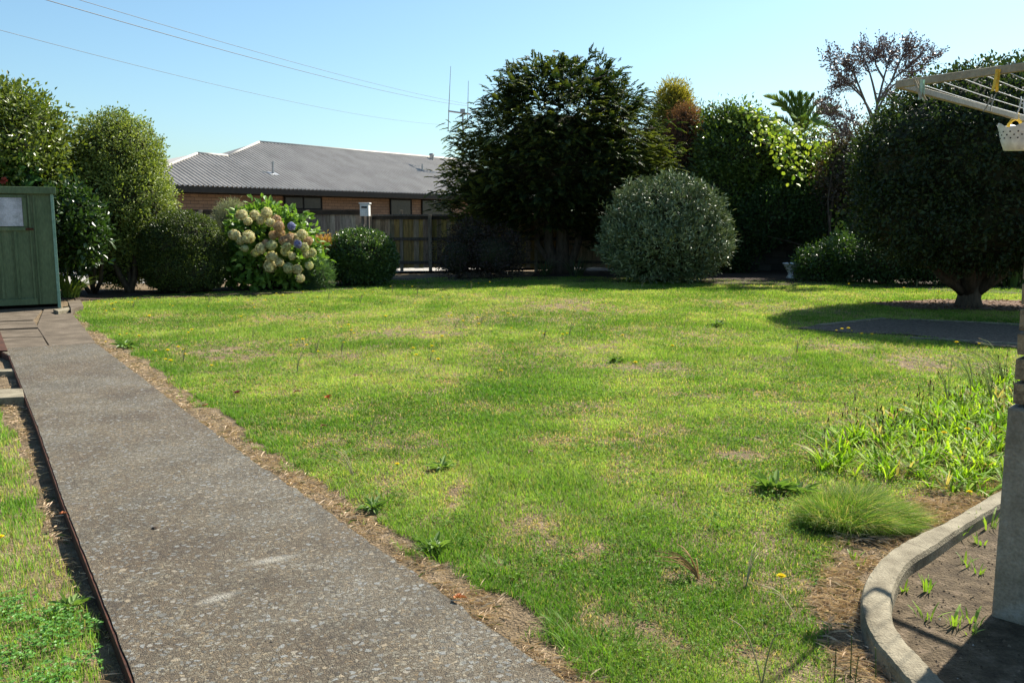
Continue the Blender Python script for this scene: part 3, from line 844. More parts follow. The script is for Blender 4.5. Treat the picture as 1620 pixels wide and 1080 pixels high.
# toilet bowl used as a planter in the far border
def toilet():
    b = at(1250, 440); s = 1.0
    root = thing('toilet_bowl', 'old white ceramic toilet bowl standing in the shaded border before the block wall', 'toilet bowl')
    k = .36 / .4
    prof = [(.001, 0), (.1, 0), (.105, .02), (.075, .06), (.06, .11), (.075, .16), (.12, .24), (.165, .32), (.185, .37)]
    MB().lathe([(r, z * 1.0) for r, z in prof], b[0], b[1], 28, sy=1.25).build('bowl', M['ceramic'], root, smooth=True)
    MB().lathe([(.185, .372), (.205, .375), (.212, .395), (.2, .41), (.15, .408), (.14, .38), (.12, .28), (.04, .2), (.001, .19)], b[0], b[1], 28, sy=1.25).build('rim', M['ceramic'], root, smooth=True)
    rebase(root, (float(b[0]), float(b[1]), 0))
toilet()

# ------------------------------------------------------------------ leaves
def leaves(mb, P, A, Nn, L, W, col, fold=.12, droop=.1, shape='diamond', mi=0):
    n = len(P); A = unit(A); Nn = unit(Nn - A * (Nn * A).sum(1, keepdims=True)); S = np.cross(A, Nn)
    L = np.broadcast_to(np.asarray(L, float), (n,))[:, None]; W = np.broadcast_to(np.asarray(W, float), (n,))[:, None]
    col = np.broadcast_to(np.asarray(col, float), (n, 3))
    if shape == 'diamond':
        V = np.stack([P, P + A * L * .5 + S * W * .5 + Nn * W * fold, P + A * L - Nn * L * droop, P + A * L * .5 - S * W * .5 + Nn * W * fold], 1)
        k = 4; F = np.array([[0, 2, 1], [0, 3, 2]])
    else:
        V = np.stack([P, P + A * L * .3 + S * W * .46 + Nn * W * fold, P + A * L * .68 + S * W * .38 + Nn * (W * fold - L * droop * .4),
                      P + A * L - Nn * L * droop, P + A * L * .68 - S * W * .38 + Nn * (W * fold - L * droop * .4), P + A * L * .3 - S * W * .46 + Nn * W * fold], 1)
        k = 6; F = np.array([[0, 3, 2, 1], [0, 5, 4, 3]])
    idx = (np.arange(n) * k)[:, None, None] + F[None]
    mb.add(V.reshape(-1, 3), [idx.reshape(-1, F.shape[1])], np.repeat(col, k, 0), mi)
    return mb

def n3(p, s, sd=0):
    x, y, z = p[:, 0] * s, p[:, 1] * s, p[:, 2] * s
    return (vnoise(x + z * .7, y - z * .6, sd) + vnoise(y + 3.1 + x * .3, z + 7.7, sd + 5) + vnoise(x - 4.2, z + y * .4, sd + 9)) / 3

def crown(name, parent, blobs, nclump, per, L, W, cols, m, sigma=.12, bump=.12, bfreq=1.6, inner=.35, up=.4, fold=.12,
          droop=.1, shape='diamond', outward=.8, core=.8, seed=1, jag=.0, warmtop=None, flat=0.0, zmin=.12, gap=0.0):
    rng = np.random.default_rng(seed)
    B = np.array(blobs, float)                       # cx cy cz rx ry rz
    area = (B[:, 3] * B[:, 4] + B[:, 3] * B[:, 5] + B[:, 4] * B[:, 5]); pr_ = area / area.sum()
    bi = rng.choice(len(B), nclump, p=pr_); u = rdir(nclump, rng)
    rr = 1 - inner * rng.random(nclump) ** 2.2
    bn = n3(u * 1.0 + bi[:, None] * 3.3, bfreq * 2, seed) - .5
    rr = rr * (1 + bump * bn * 2) + jag * rng.random(nclump) ** 6
    c = B[bi, :3] + u * B[bi, 3:] * rr[:, None]
    # drop clumps that sit deep inside another blob
    keep = np.ones(nclump, bool)
    for k in range(len(B)):
        q = np.linalg.norm((c - B[k, :3]) / B[k, 3:], axis=1)
        keep &= ~((q < .62) & (bi != k))
    keep &= c[:, 2] > zmin
    if gap: keep &= n3(c, 1.4, seed + 40) > gap
    c, u, bi = c[keep], u[keep], bi[keep]; nc = len(c)
    o = unit(u / B[bi, 3:]) 
    cl_col = rng.random(nc); cl_ax = unit(o * outward + rdir(nc, rng) * .5 + np.array([0, 0, up]))
    n = nc * per; ci = np.repeat(np.arange(nc), per)
    offs = rng.normal(size=(n, 3)) * sigma
    P = c[ci] + offs
    A = unit(cl_ax[ci] * .6 + rdir(n, rng) * .75 + unit(offs) * .5)
    Nn = unit(o[ci] * .7 + rdir(n, rng) * .7 + np.array([0, 0, .5]))
    t = np.clip(cl_col[ci] * .6 + rng.random(n) * .5 - .05, 0, 1)[:, None]
    cols = [np.array(q) for q in cols]
    if len(cols) == 3:
        col = np.where(t < .5, cols[0] * (1 - t * 2) + cols[1] * t * 2, cols[1] * (2 - t * 2) + cols[2] * (t * 2 - 1))
    else: col = cols[0] * (1 - t) + cols[1] * t
    if warmtop is not None:
        nn = n3(c, .9, seed + 3)[ci][:, None]
        col = np.where(nn > warmtop[0], col * .4 + np.array(warmtop[1]) * .6, col)
    sz = rng.uniform(.7, 1.25, n)
    P[:, 2] = np.maximum(P[:, 2], .02)
    mb = MB(); leaves(mb, P, A, Nn, L * sz, W * sz * rng.uniform(.8, 1.2, n), col, fold, droop, shape)
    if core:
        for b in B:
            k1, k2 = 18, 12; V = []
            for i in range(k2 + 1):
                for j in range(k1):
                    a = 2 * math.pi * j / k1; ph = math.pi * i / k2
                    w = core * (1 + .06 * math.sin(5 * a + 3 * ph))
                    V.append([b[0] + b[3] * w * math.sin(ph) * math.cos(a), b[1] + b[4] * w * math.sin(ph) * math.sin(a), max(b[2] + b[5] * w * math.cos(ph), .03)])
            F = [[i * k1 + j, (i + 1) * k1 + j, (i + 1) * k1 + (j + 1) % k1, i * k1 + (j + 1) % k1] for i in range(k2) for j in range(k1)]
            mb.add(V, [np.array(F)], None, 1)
    return mb.build(name, [m, M['shade_core']], parent)

def stems(parent, base, tips, r0=.06, r1=.015, name='trunk', m='bark', bend=.15, seed=0, k=7):
    rng = np.random.default_rng(seed); mb = MB(); base = np.array(base, float)
    for t in tips:
        t = np.array(t, float); pts = []; L = np.linalg.norm(t - base); o = rdir(1, rng)[0] * L * bend; o[2] = abs(o[2]) * .3
        for s in np.linspace(0, 1, 7):
            pts.append(base * (1 - s) + t * s + o * math.sin(math.pi * s) + rng.normal(size=3) * .01 * L)
        mb.tube(pts, np.linspace(r0, r1, 7), k)
    return mb.build(name, M[m], parent, smooth=True)

def pxblob(x0, x1, y0, y1, Y, depth=1.0):
    """ellipsoid filling a pixel box at distance Y"""
    a = atY((x0 + x1) / 2, (y0 + y1) / 2, Y); rx = (x1 - x0) / 2 * PX(Y); rz = (y1 - y0) / 2 * PX(Y)
    return [a[0], a[1], a[2], rx, rx * depth, rz]

def shrub(name, label, cat, blobs, Y, group=None, trunk_px=None, nst=4, r0=.05, trunk_m='bark', **kw):
    base = at(trunk_px[0], trunk_px[1]) if trunk_px else None
    if base is None: base = np.array([blobs[0][0], blobs[0][1], 0.0])
    root = thing(name, label, cat, group=group)
    crown('crown', root, blobs, **kw)
    tips = []
    for i in range(nst):
        b = blobs[i % len(blobs)]; a = i * 2.4
        tips.append([b[0] + b[3] * .45 * math.cos(a), b[1] + b[4] * .45 * math.sin(a), max(b[2] + b[5] * .3, .3)])
    stems(root, (base[0], base[1], -.05), tips, r0=r0, m=trunk_m, seed=int(abs(base[0]) * 10))
    rebase(root, (float(base[0]), float(base[1]), 0))
    return root
g_dark = [(.018, .04, .012), (.035, .075, .018), (.07, .12, .028)]
g_mid = [(.028, .06, .014), (.055, .11, .022), (.1, .165, .035)]
g_yel = [(.06, .09, .02), (.11, .155, .035), (.18, .21, .05)]

# left side -------------------------------------------------------
shrub('camellia_tree', 'big rounded glossy leaved tree behind the green shed roof', 'tree',
      [pxblob(-120, 108, 152, 330, 18.6), pxblob(-60, 80, 142, 260, 18.6), pxblob(-40, 120, 215, 420, 18.8)], 18.6, nst=5, r0=.14,
      nclump=2600, per=14, L=.11, W=.055, cols=[(.045, .075, .016), (.11, .15, .026), (.22, .25, .05)], m=M['leaf_gloss'], sigma=.12, bump=.24, seed=21, jag=.16, gap=.33,
      warmtop=(.66, (.2, .15, .03)))
# a few big bright leaves and a red flower hanging over the shed
def over_shed():
    root = thing('hibiscus_shrub', 'large leaved branch with a red flower showing above the shed roof', 'shrub')
    rng = np.random.default_rng(4)
    b = pxblob(-40, 60, 245, 330, 17.9, .5)
    crown('crown', root, [b], 90, 5, .2, .13, [(.05, .12, .03), (.1, .2, .05), (.14, .24, .07)], M['leaf_gloss'], sigma=.12, shape='round', core=0, seed=3, inner=.6)
    p = atY(6, 286, 17.4); mb = MB()
    d = rdir(36, rng); leaves(mb, np.repeat(p[None], 36, 0), d, rdir(36, rng), .085, .05, (.5, .1, .08))
    mb.build('red_flower', M['flower'], root)
    stems(root, (b[0], b[1], -.05), [[b[0] - .3, b[1], b[2]], [b[0] + .3, b[1], b[2] + .1]], .03, .01)
    rebase(root, (float(b[0]), float(b[1]), 0))
over_shed()
shrub('column_tree', 'tall upright trimmed tree with pale sunlit small leaves on its right side', 'tree',
      [pxblob(122, 252, 184, 330, 20.0), pxblob(112, 268, 235, 415, 20.0), pxblob(118, 262, 320, 440, 20.0), pxblob(150, 225, 380, 455, 19.8)], 20, trunk_px=(205, 462), nst=6, r0=.07,
      nclump=5400, per=14, L=.065, W=.036, cols=[(.075, .11, .024), (.18, .23, .05), (.36, .4, .12)], m=M['leaf'], sigma=.06, bump=.17, seed=22, jag=.1, bfreq=2.4, gap=.3)
shrub('camellia_shrub', 'glossy dark green camellia shrub between the shed corner and the upright tree', 'shrub',
      [pxblob(78, 152, 300, 392, 18.0), pxblob(88, 158, 340, 410, 18.0), pxblob(70, 140, 360, 425, 18.2)], 18, trunk_px=(148, 463), nst=4, r0=.05,
      nclump=620, per=12, L=.11, W=.06, cols=g_dark, m=M['leaf_gloss'], sigma=.11, bump=.15, seed=23, shape='round', core=.7, jag=.1)
# strap-leaf plant by the shed
def strap_plant(name, label, cat, px, py, n, L, W, col, spread=.6, seed=0, parent=None, z=0.0, R0=.12, m='leaf', group=None, scale=1.0):
    rng = np.random.default_rng(seed); base = at(px, py, z); V = []; F = []; C = []
    for i in range(n):
        a = rng.uniform(0, 2 * math.pi); r = R0 * math.sqrt(rng.random()); l = L * rng.uniform(.6, 1.15); w = W * rng.uniform(.7, 1.2)
        p = base + np.array([r * math.cos(a), r * math.sin(a), 0]); lean = spread * rng.uniform(.3, 1.1); d = np.array([math.cos(a + rng.normal() * .5), math.sin(a + rng.normal() * .5), 0])
        s = np.array([-d[1], d[0], 0]); k0 = len(V); c = np.array(col[0]) + (np.array(col[1]) - np.array(col[0])) * rng.random()
        for t, ww in ((0, .6), (.3, 1), (.6, .9), (.85, .55), (1, .05)):
            q = p + d * l * lean * t ** 1.6 + np.array([0, 0, 1]) * l * (t - .42 * lean * t * t)
            V += [q - s * w * ww / 2, q + s * w * ww / 2]; C += [c, c]
        for j in range(4): F.append([k0 + 2 * j, k0 + 2 * j + 1, k0 + 2 * j + 3, k0 + 2 * j + 2])
    V = np.array(V) - base
    o = MB().add(V, [np.array(F)], np.array(C)).build(name, M[m], parent)
    o.location = tuple(base)
    if label: tag(o, label, cat, group)
    return o
strap_plant('strap_leaf_plant', 'bright green strap leaved plant growing at the shed corner', 'plant', 112, 470, 130, .62, .035, ((.1, .17, .03), (.22, .3, .06)), .9, 5, R0=.16)

shrub('clipped_hedge_ball', 'largest dark clipped ball hedge beside the hydrangea', 'shrub',
      [pxblob(224, 356, 337, 466, 19.6, .9), pxblob(232, 352, 380, 474, 19.4, .9)], 19.6, trunk_px=(290, 464), nst=5,
      nclump=5600, per=12, L=.042, W=.028, cols=[(.025, .045, .01), (.055, .085, .017), (.15, .18, .04)], m=M['leaf'], sigma=.035, bump=.045, seed=24, inner=.07, core=.93)
shrub('lavender_shrub', 'greyish fine leaved shrub rising behind the hydrangea and the ball hedge', 'shrub',
      [pxblob(342, 392, 320, 400, 21.2)], 21.2, nst=4, r0=.03, nclump=520, per=14, L=.09, W=.012,
      cols=[(.16, .17, .13), (.24, .25, .19), (.32, .31, .25)], m=M['leaf'], sigma=.06, bump=.15, seed=25, up=1.2, core=.6)

def hydrangea():
    Y = 20.6
    root = thing('hydrangea_bush', 'hydrangea bush with faded cream flower heads and two lilac ones', 'shrub')
    bl = [pxblob(352, 500, 372, 466, Y, .8), pxblob(366, 470, 330, 430, Y, .8), pxblob(420, 502, 375, 462, Y - .1, .8), pxblob(440, 486, 345, 400, Y)]
    crown('crown', root, bl, 1100, 7, .16, .1, [(.06, .13, .022), (.13, .24, .035), (.24, .36, .07)], M['leaf'], sigma=.12, shape='round', core=.75, seed=26, bump=.12, up=.2, droop=.2)
    stems(root, (bl[0][0], bl[0][1], -.05), [[b[0] + dx, b[1], b[2]] for b in bl for dx in (-.2, .2)], .03, .01)
    heads = [(382, 340, 11, 0), (403, 341, 10, 0), (422, 337, 10, 0), (437, 347, 9, 1), (441, 358, 10, 1), (443, 368, 9, 1), (370, 371, 11, 0), (393, 375, 12, 0),
             (461, 358, 7, 2), (478, 371, 10, 0), (459, 378, 12, 1), (471, 386, 7, 2), (430, 388, 10, 3), (413, 393, 10, 0), (453, 389, 9, 3), (430, 406, 11, 0),
             (481, 391, 9, 3), (494, 400, 8, 3), (387, 393, 7, 3), (427, 421, 12, 0), (456, 424, 9, 3), (470, 426, 10, 0), (487, 381, 9, 1), (451, 398, 8, 3), (421, 384, 7, 1), (468, 377, 9, 0), (412, 348, 8, 0), (428, 352, 9, 0), (448, 380, 8, 1), (380, 380, 8, 0), (404, 400, 8, 3), (442, 415, 8, 0), (462, 405, 7, 0), (485, 402, 8, 0), (489, 420, 8, 3), (432, 372, 8, 1), (392, 350, 8, 0), (475, 440, 8, 0)]
    pal = [((.6, .54, .3), (.86, .8, .55)), ((.5, .34, .22), (.66, .48, .32)), ((.24, .25, .55), (.38, .4, .75)), ((.5, .52, .28), (.66, .66, .4))]
    rng = np.random.default_rng(9)
    for i, (x, y, r, k) in enumerate(heads):
        rr = r * .78 * PX(Y); c = atY(x, y, Y - 1.05 - .3 * rng.random() + (.45 if y < 350 else 0) + (.2 if x < 380 or x > 480 else 0)); n = 230
        d = rdir(n, rng); P = d * rr * rng.uniform(.8, 1.08, n)[:, None] * np.array([1, 1, .88 + .1 * (i % 3)])
        mb = MB(); a, b = np.array(pal[k][0]), np.array(pal[k][1]); t = rng.random((n, 1))
        col = a * (1 - t) + b * t
        brown = rng.random(n) < .14; col[brown] *= np.array([.6, .45, .35])
        S1 = unit(np.cross(d, rdir(n, rng))); S2 = np.cross(d, S1); w = .3 * rr
        for s in (S1, S2, -S1, -S2):
            leaves(mb, P + d * .004, unit(s + d * .15), d, w * .75, w * .55, col, .1, .25)
        k1, k2 = 12, 8; V = []
        for ii in range(k2 + 1):
            for j in range(k1):
                al = 2 * math.pi * j / k1; ph = math.pi * ii / k2
                V.append([.84 * rr * math.sin(ph) * math.cos(al), .84 * rr * math.sin(ph) * math.sin(al), .84 * rr * math.cos(ph)])
        mb.add(V, [np.array([[ii * k1 + j, (ii + 1) * k1 + j, (ii + 1) * k1 + (j + 1) % k1, ii * k1 + (j + 1) % k1] for ii in range(k2) for j in range(k1)])], a * .8)
        o = mb.build('flower_head', M['flower'], root); o.data.transform(__import__('mathutils').Matrix.Translation(tuple(c)))
        if k == 2: o['label'] = 'lilac blue hydrangea flower head'
    rebase(root, (float(bl[0][0]), float(bl[0][1]), 0))
hydrangea()
shrub('nandina_shrub', 'orange and yellow leaved shrub squeezed between the hydrangea and a dark ball shrub', 'shrub',
      [pxblob(494, 536, 380, 432, 21.6)], 21.6, nst=3, r0=.02, nclump=260, per=12, L=.09, W=.03,
      cols=[(.28, .14, .05), (.42, .22, .07), (.3, .28, .08)], m=M['leaf'], sigma=.09, bump=.2, seed=27, core=.5)
shrub('spurge_plant', 'low feathery blue green plant at the foot of the hydrangea', 'plant',
      [pxblob(486, 524, 416, 458, 20.2)], 20.2, nst=3, r0=.015, nclump=220, per=16, L=.1, W=.012,
      cols=[(.06, .12, .05), (.1, .18, .08)], m=M['leaf'], sigma=.06, bump=.15, seed=28, up=.8, core=.5, zmin=.05)
shrub('round_shrub', 'small dark glossy round shrub right of the hydrangea', 'shrub',
      [pxblob(514, 626, 366, 452, 21.8, .95), pxblob(522, 620, 395, 455, 21.7, .95)], 21.8, trunk_px=(572, 449), nst=4,
      nclump=2400, per=12, L=.07, W=.035, cols=[(.022, .05, .014), (.05, .1, .024), (.13, .2, .05)], m=M['leaf_gloss'], sigma=.045, bump=.05, seed=29, inner=.1, core=.92, up=.7)
shrub('purple_shrub', 'dark low purplish shrub in the shade beneath the spreading conifer', 'shrub',
      [pxblob(690, 755, 372, 444, 24.0), pxblob(730, 830, 365, 442, 24.2), pxblob(715, 775, 350, 400, 24.4)], 24, nst=4, r0=.03,
      nclump=900, per=12, L=.07, W=.035, cols=[(.03, .02, .02), (.06, .035, .03), (.05, .055, .025)], m=M['leaf'], sigma=.1, bump=.2, seed=30, core=.7)

# big spreading conifer -------------------------------------------
def conifer():
    Y = 26.0
    root = thing('spreading_conifer', 'large dark spreading conifer with drooping layered sprays in the middle of the border', 'tree')
    rng = np.random.default_rng(31)
    B = np.array([pxblob(712, 1036, 190, 345, Y, .85), pxblob(735, 1020, 150, 290, Y, .9), pxblob(775, 1000, 108, 230, Y, .9), pxblob(800, 870, 100, 180, Y), pxblob(870, 985, 98, 190, Y),
                  pxblob(695, 850, 235, 370, Y, .9), pxblob(830, 1048, 205, 360, Y, 1), pxblob(950, 1045, 150, 290, Y + .3, .9), pxblob(960, 1052, 195, 300, Y + .2, .9), pxblob(930, 1040, 270, 385, Y, .8), pxblob(760, 930, 280, 372, Y - .3, .7), pxblob(905, 1010, 300, 400, Y, .8)], float)
    area = B[:, 3] * B[:, 4] + B[:, 3] * B[:, 5]; ns = 14500
    per = 10; nk = ns // per + 150
    bi = np.repeat(rng.choice(len(B), nk, p=area / area.sum()), per); u = np.repeat(rdir(nk, rng), per, 0); ns = nk * per
    r = np.repeat(1 - .45 * rng.random(nk) ** 1.8, per)
    lump = n3(u * 1.3 + bi[:, None], 2.2, 4) - .5
    c = B[bi, :3] + u * B[bi, 3:] * (r * (1 + .22 * lump))[:, None] + rng.normal(size=(ns, 3)) * np.array([.22, .24, .1])
    trunk = np.array([*atY(880, 330, Y)[:2]])
    keep = np.ones(ns, bool)
    for k in range(len(B)):
        keep &= ~((np.linalg.norm((c - B[k, :3]) / B[k, 3:], axis=1) < .45) & (bi != k))
    c = c[keep]; u = u[keep]; ns = len(c)
    rad = c[:, :2] - trunk; hr = np.linalg.norm(rad, axis=1, keepdims=True)
    hor = np.concatenate([rad / np.maximum(hr, .1), np.zeros((ns, 1))], 1)
    high = np.clip((c[:, 2] - 4.6) / 2.2, 0, 1)[:, None]
    ax = unit(hor * (1 - .5 * high) + np.array([0, 0, 1]) * (.3 + .6 * high) + rdir(ns, rng) * .7)
    # leaders reaching out of the outline
    lead_px = [(808, 96, -.3), (870, 84, .1), (893, 86, .3), (935, 80, -.3), (952, 90, .2), (975, 90, .5), (990, 110, .7), (1002, 128, .8), (795, 110, -.7), (768, 138, -.8), (772, 150, -.9), (738, 172, -1), (700, 212, -1), (690, 250, -1), (692, 290, -1), (685, 330, -1), (1060, 240, 1), (1050, 215, 1), (1055, 285, 1), (1040, 190, 1), (1015, 165, 1),
               (860, 100, 0), (960, 105, .2), (918, 100, 0), (830, 108, -.3)]
    LP = []; LA = []
    for (x, y, dx) in lead_px:
        tip = atY(x, y, Y + rng.uniform(-.5, .5)); d = unit(np.array([dx, rng.uniform(-.3, .3), 1.0 - .75 * abs(dx)]))
        for s in np.linspace(.25, 1.3, 9):
            LP.append(tip - d * s); LA.append(unit(d + rdir(1, rng)[0] * .55))
    c = np.concatenate([c, LP]); ax = np.concatenate([ax, LA]); ns = len(c)
    Ls = rng.uniform(.15, .36, ns)
    side = unit(np.cross(ax, np.array([0, 0, 1.0]) + rdir(ns, rng) * .35)); upv = np.cross(side, ax)
    K = 15; mb = MB()
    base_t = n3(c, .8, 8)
    sun = np.clip((base_t - .35) * 2.4, 0, 1)  # sunlit clumps painted into the spray colour, placed by noise
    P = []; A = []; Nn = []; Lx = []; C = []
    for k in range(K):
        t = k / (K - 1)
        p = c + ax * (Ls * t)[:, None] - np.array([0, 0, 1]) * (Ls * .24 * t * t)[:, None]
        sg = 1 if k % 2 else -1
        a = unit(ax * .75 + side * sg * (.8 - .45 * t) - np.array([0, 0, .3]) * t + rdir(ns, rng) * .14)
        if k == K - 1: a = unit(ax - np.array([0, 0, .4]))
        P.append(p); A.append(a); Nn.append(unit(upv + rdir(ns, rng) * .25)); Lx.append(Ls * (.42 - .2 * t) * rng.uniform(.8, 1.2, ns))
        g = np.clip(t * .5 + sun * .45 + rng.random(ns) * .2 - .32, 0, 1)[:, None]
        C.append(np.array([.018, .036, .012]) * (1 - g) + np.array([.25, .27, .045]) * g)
    P, A, Nn, C = map(np.concatenate, (P, A, Nn, C)); Lx = np.concatenate(Lx)
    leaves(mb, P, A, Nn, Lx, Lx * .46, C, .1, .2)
    # solid dark core, coloured for the shaded inside of the crown
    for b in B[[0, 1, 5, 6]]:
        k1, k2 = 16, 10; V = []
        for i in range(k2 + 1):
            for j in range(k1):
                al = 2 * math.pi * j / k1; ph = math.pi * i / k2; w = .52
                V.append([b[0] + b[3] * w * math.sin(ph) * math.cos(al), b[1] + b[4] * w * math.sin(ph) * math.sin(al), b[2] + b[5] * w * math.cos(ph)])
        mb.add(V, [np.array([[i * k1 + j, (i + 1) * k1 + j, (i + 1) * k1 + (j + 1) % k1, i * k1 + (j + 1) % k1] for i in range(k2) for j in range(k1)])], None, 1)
    mb.build('crown', [M['needle'], M['shade_core']], root)
    mb = MB(); b = at(885, 432)
    for (x0, x1, y1, r0) in ((-.12, 868, 330, .17), (.05, 890, 250, .22), (.2, 915, 320, .13), (0, 850, 300, .1)):
        t = atY(x1, y1 - 60, Y); mid = atY(x1, 385, Y); s = np.array([b[0] + x0, b[1], -.08])
        mb.tube([s, s * .5 + mid * .5 + np.array([0, .02, 0]), mid, mid * .5 + t * .5, t], [r0 * 1.25, r0, r0 * .85, r0 * .7, r0 * .4], 9)
    for k in range(26):
        z = RNG.uniform(2.2, 5.5); a = RNG.uniform(0, 6.28); l = RNG.uniform(1.2, 2.8); s = np.array([b[0] + .1, b[1], z])
        mb.tube([s, s + np.array([math.cos(a) * l * .5, math.sin(a) * l * .5, .25]), s + np.array([math.cos(a) * l, math.sin(a) * l, .3])], [.05, .035, .012], 5)
    mb.build('trunk', M['bark'], root, smooth=True)
    rebase(root, (float(b[0]), float(b[1]), 0))
conifer()
strap_plant('iris_clump', 'clump of grassy strap leaves at the left of the conifer trunk', 'plant', 862, 436, 60, .6, .02, ((.05, .08, .03), (.12, .16, .06)), .9, 6, R0=.14, group=None)
strap_plant('iris_clump', 'clump of thin strap leaves at the right of the conifer trunk', 'plant', 912, 437, 70, .65, .02, ((.04, .07, .03), (.1, .13, .05)), .9, 7, R0=.18)

# right-hand mass ---------------------------------------------------
shrub('golden_conifer', 'golden yellow conifer top showing beyond the conifer and above the dead brown shrub', 'tree',
      [pxblob(1036, 1096, 145, 240, 30), pxblob(1018, 1085, 172, 330, 30), pxblob(1044, 1088, 130, 200, 30)], 30, nst=3, r0=.07, nclump=1500, per=14, L=.14, W=.03,
      cols=[(.16, .15, .03), (.3, .26, .04), (.45, .36, .06)], m=M['needle'], sigma=.1, bump=.15, seed=32, up=1.0, core=.75, jag=.12)
shrub('dead_conifer', 'dead reddish brown conifer between the golden tree and the big green hedge', 'tree',
      [pxblob(1048, 1116, 178, 330, 28.8), pxblob(1062, 1108, 168, 240, 28.8)], 28.8, nst=4, r0=.05, nclump=1100, per=14, L=.11, W=.02,
      cols=[(.1, .045, .028), (.19, .09, .06), (.28, .15, .11)], m=M['needle'], sigma=.1, bump=.2, seed=33, up=.9, core=.7)
shrub('camellia_hedge', 'big untrimmed glossy green shrub towering behind the silver leaved bush', 'shrub',
      [pxblob(1104, 1250, 190, 330, 27.5, .6), pxblob(1106, 1180, 176, 280, 28.2, .8), pxblob(1140, 1218, 178, 280, 27.8, .8), pxblob(1180, 1255, 212, 300, 27.6, .7), pxblob(1190, 1345, 222, 345, 27.6, .55), pxblob(1090, 1195, 262, 400, 27.0, .6), pxblob(1200, 1345, 250, 345, 27.2, .6)], 27.5,
      trunk_px=(1165, 425), nst=6, r0=.09, nclump=5600, per=12, L=.12, W=.065, cols=[(.03, .06, .012), (.075, .12, .02), (.17, .23, .045)], m=M['leaf_gloss'], sigma=.14, bump=.22, seed=34, jag=.16, gap=.3)
shrub('camellia_hedge', 'dark overgrown shrub left of the block wall behind the silver leaved bush', 'shrub',
      [pxblob(1000, 1100, 270, 430, 27.0, .4)], 27.0,
      nst=5, r0=.06, nclump=1300, per=12, L=.11, W=.06, cols=g_dark, m=M['leaf_gloss'], sigma=.14, bump=.2, seed=35)
def grapevine():
    root = thing('grapevine', 'pale lime grapevine sprawling over the hedge beneath the palm', 'vine')
    rng = np.random.default_rng(36); mb = MB(); tb = MB(); Y = 25.6
    runs = [[(1175, 182), (1190, 178), (1205, 182), (1225, 190), (1240, 205)], [(1190, 205), (1215, 215), (1240, 212), (1262, 206)], [(1200, 225), (1235, 232), (1265, 225), (1290, 218), (1318, 228)],
            [(1240, 245), (1262, 262), (1258, 280)], [(1295, 232), (1305, 240), (1292, 250)], [(1225, 205), (1233, 225), (1250, 240)], [(1310, 250), (1330, 300), (1335, 345), (1330, 390)], [(1320, 260), (1325, 330), (1318, 370)]]
    for r in runs:
        pts = smooth_line([atY(x, y, Y + (1.2 if y < 200 else 0) + rng.uniform(-.3, .3)) for x, y in r], 24)
        tb.tube(pts, .01, 5)
        n = 62
        P = pts[rng.integers(0, 24, n)] + rng.normal(size=(n, 3)) * .17
        t = rng.random((n, 1)); col = np.array([.14, .26, .03]) * (1 - t) + np.array([.5, .56, .08]) * t
        leaves(mb, P, unit(rdir(n, rng) + np.array([0, -.3, -.5])), unit(np.array([.2, -.8, .7]) + rdir(n, rng) * .5), .15 * rng.uniform(.6, 1.2, n), .13 * rng.uniform(.6, 1.2, n), col, .08, .15, 'round')
    mb.build('foliage', M['leaf'], root); 
    g0 = atY(1340, 430, Y); tb.tube([(g0[0], g0[1], -.05), atY(1330, 390, Y)], .02, 6)
    tb.build('stem', M['bark'], root); rebase(root, (float(g0[0]), float(g0[1]), 0))
grapevine()
def palm():
    Y = 36.0
    root = thing('palm_tree', 'feathery palm crown rising above the hedge against the sky', 'palm')
    rng = np.random.default_rng(37); c = atY(1267, 212, Y)
    MB().tube([(c[0], c[1], -.1), (c[0] + .1, c[1], 2.5), c + np.array([0, 0, -.2])], [.3, .24, .22], 10).build('trunk', M['bark'], root, smooth=True)
    tips = [(1218, 160, -.2), (1238, 156, .2), (1251, 156, .1), (1263, 156, 0), (1270, 158, .3), (1285, 160, -.1), (1300, 165, .1), (1318, 176, .3), (1322, 186, -.3), (1228, 172, .4), (1210, 205, -.5), (1318, 215, .6), (1290, 200, -1.2), (1262, 190, -1.4), (1245, 180, 1.2), (1280, 175, 1.3)]
    tips = [(1267 + (x - 1267) * 1.12, 212 + (y - 212) * 1.12, d) for x, y, d in tips]
    for (x, y, dy) in tips:
        t = atY(x, y, Y + dy); mid = (c + t) / 2 + np.array([0, 0, .22 + .12 * abs(x - 1266) / 40]); pts = smooth_line([c, mid, t], 26)
        mb = MB().tube(pts, np.linspace(.025, .006, 26), 5, col=(.12, .16, .05))
        T = unit(np.gradient(pts, axis=0)); s = unit(np.cross(T, np.array([0, 0, 1.0]) + .01))
        for sg in (-1, 1):
            for rep in range(2):
                P = pts[2:] ; A = unit(T[2:] * 1.0 + s[2:] * sg * .75 + np.array([0, 0, .12]) + rdir(24, rng) * .12)
                l = .42 * np.sin(np.linspace(.5, 2.9, 24)) + .06
                col = np.array([.1, .17, .04]) + np.array([.14, .17, .04]) * rng.random((24, 1))
                leaves(mb, P, A, np.cross(A, s[2:]), l, .035, col, .1, .25)
        mb.build('frond', M['leaf'], root)
    rebase(root, (float(c[0]), float(c[1]), 0))
palm()
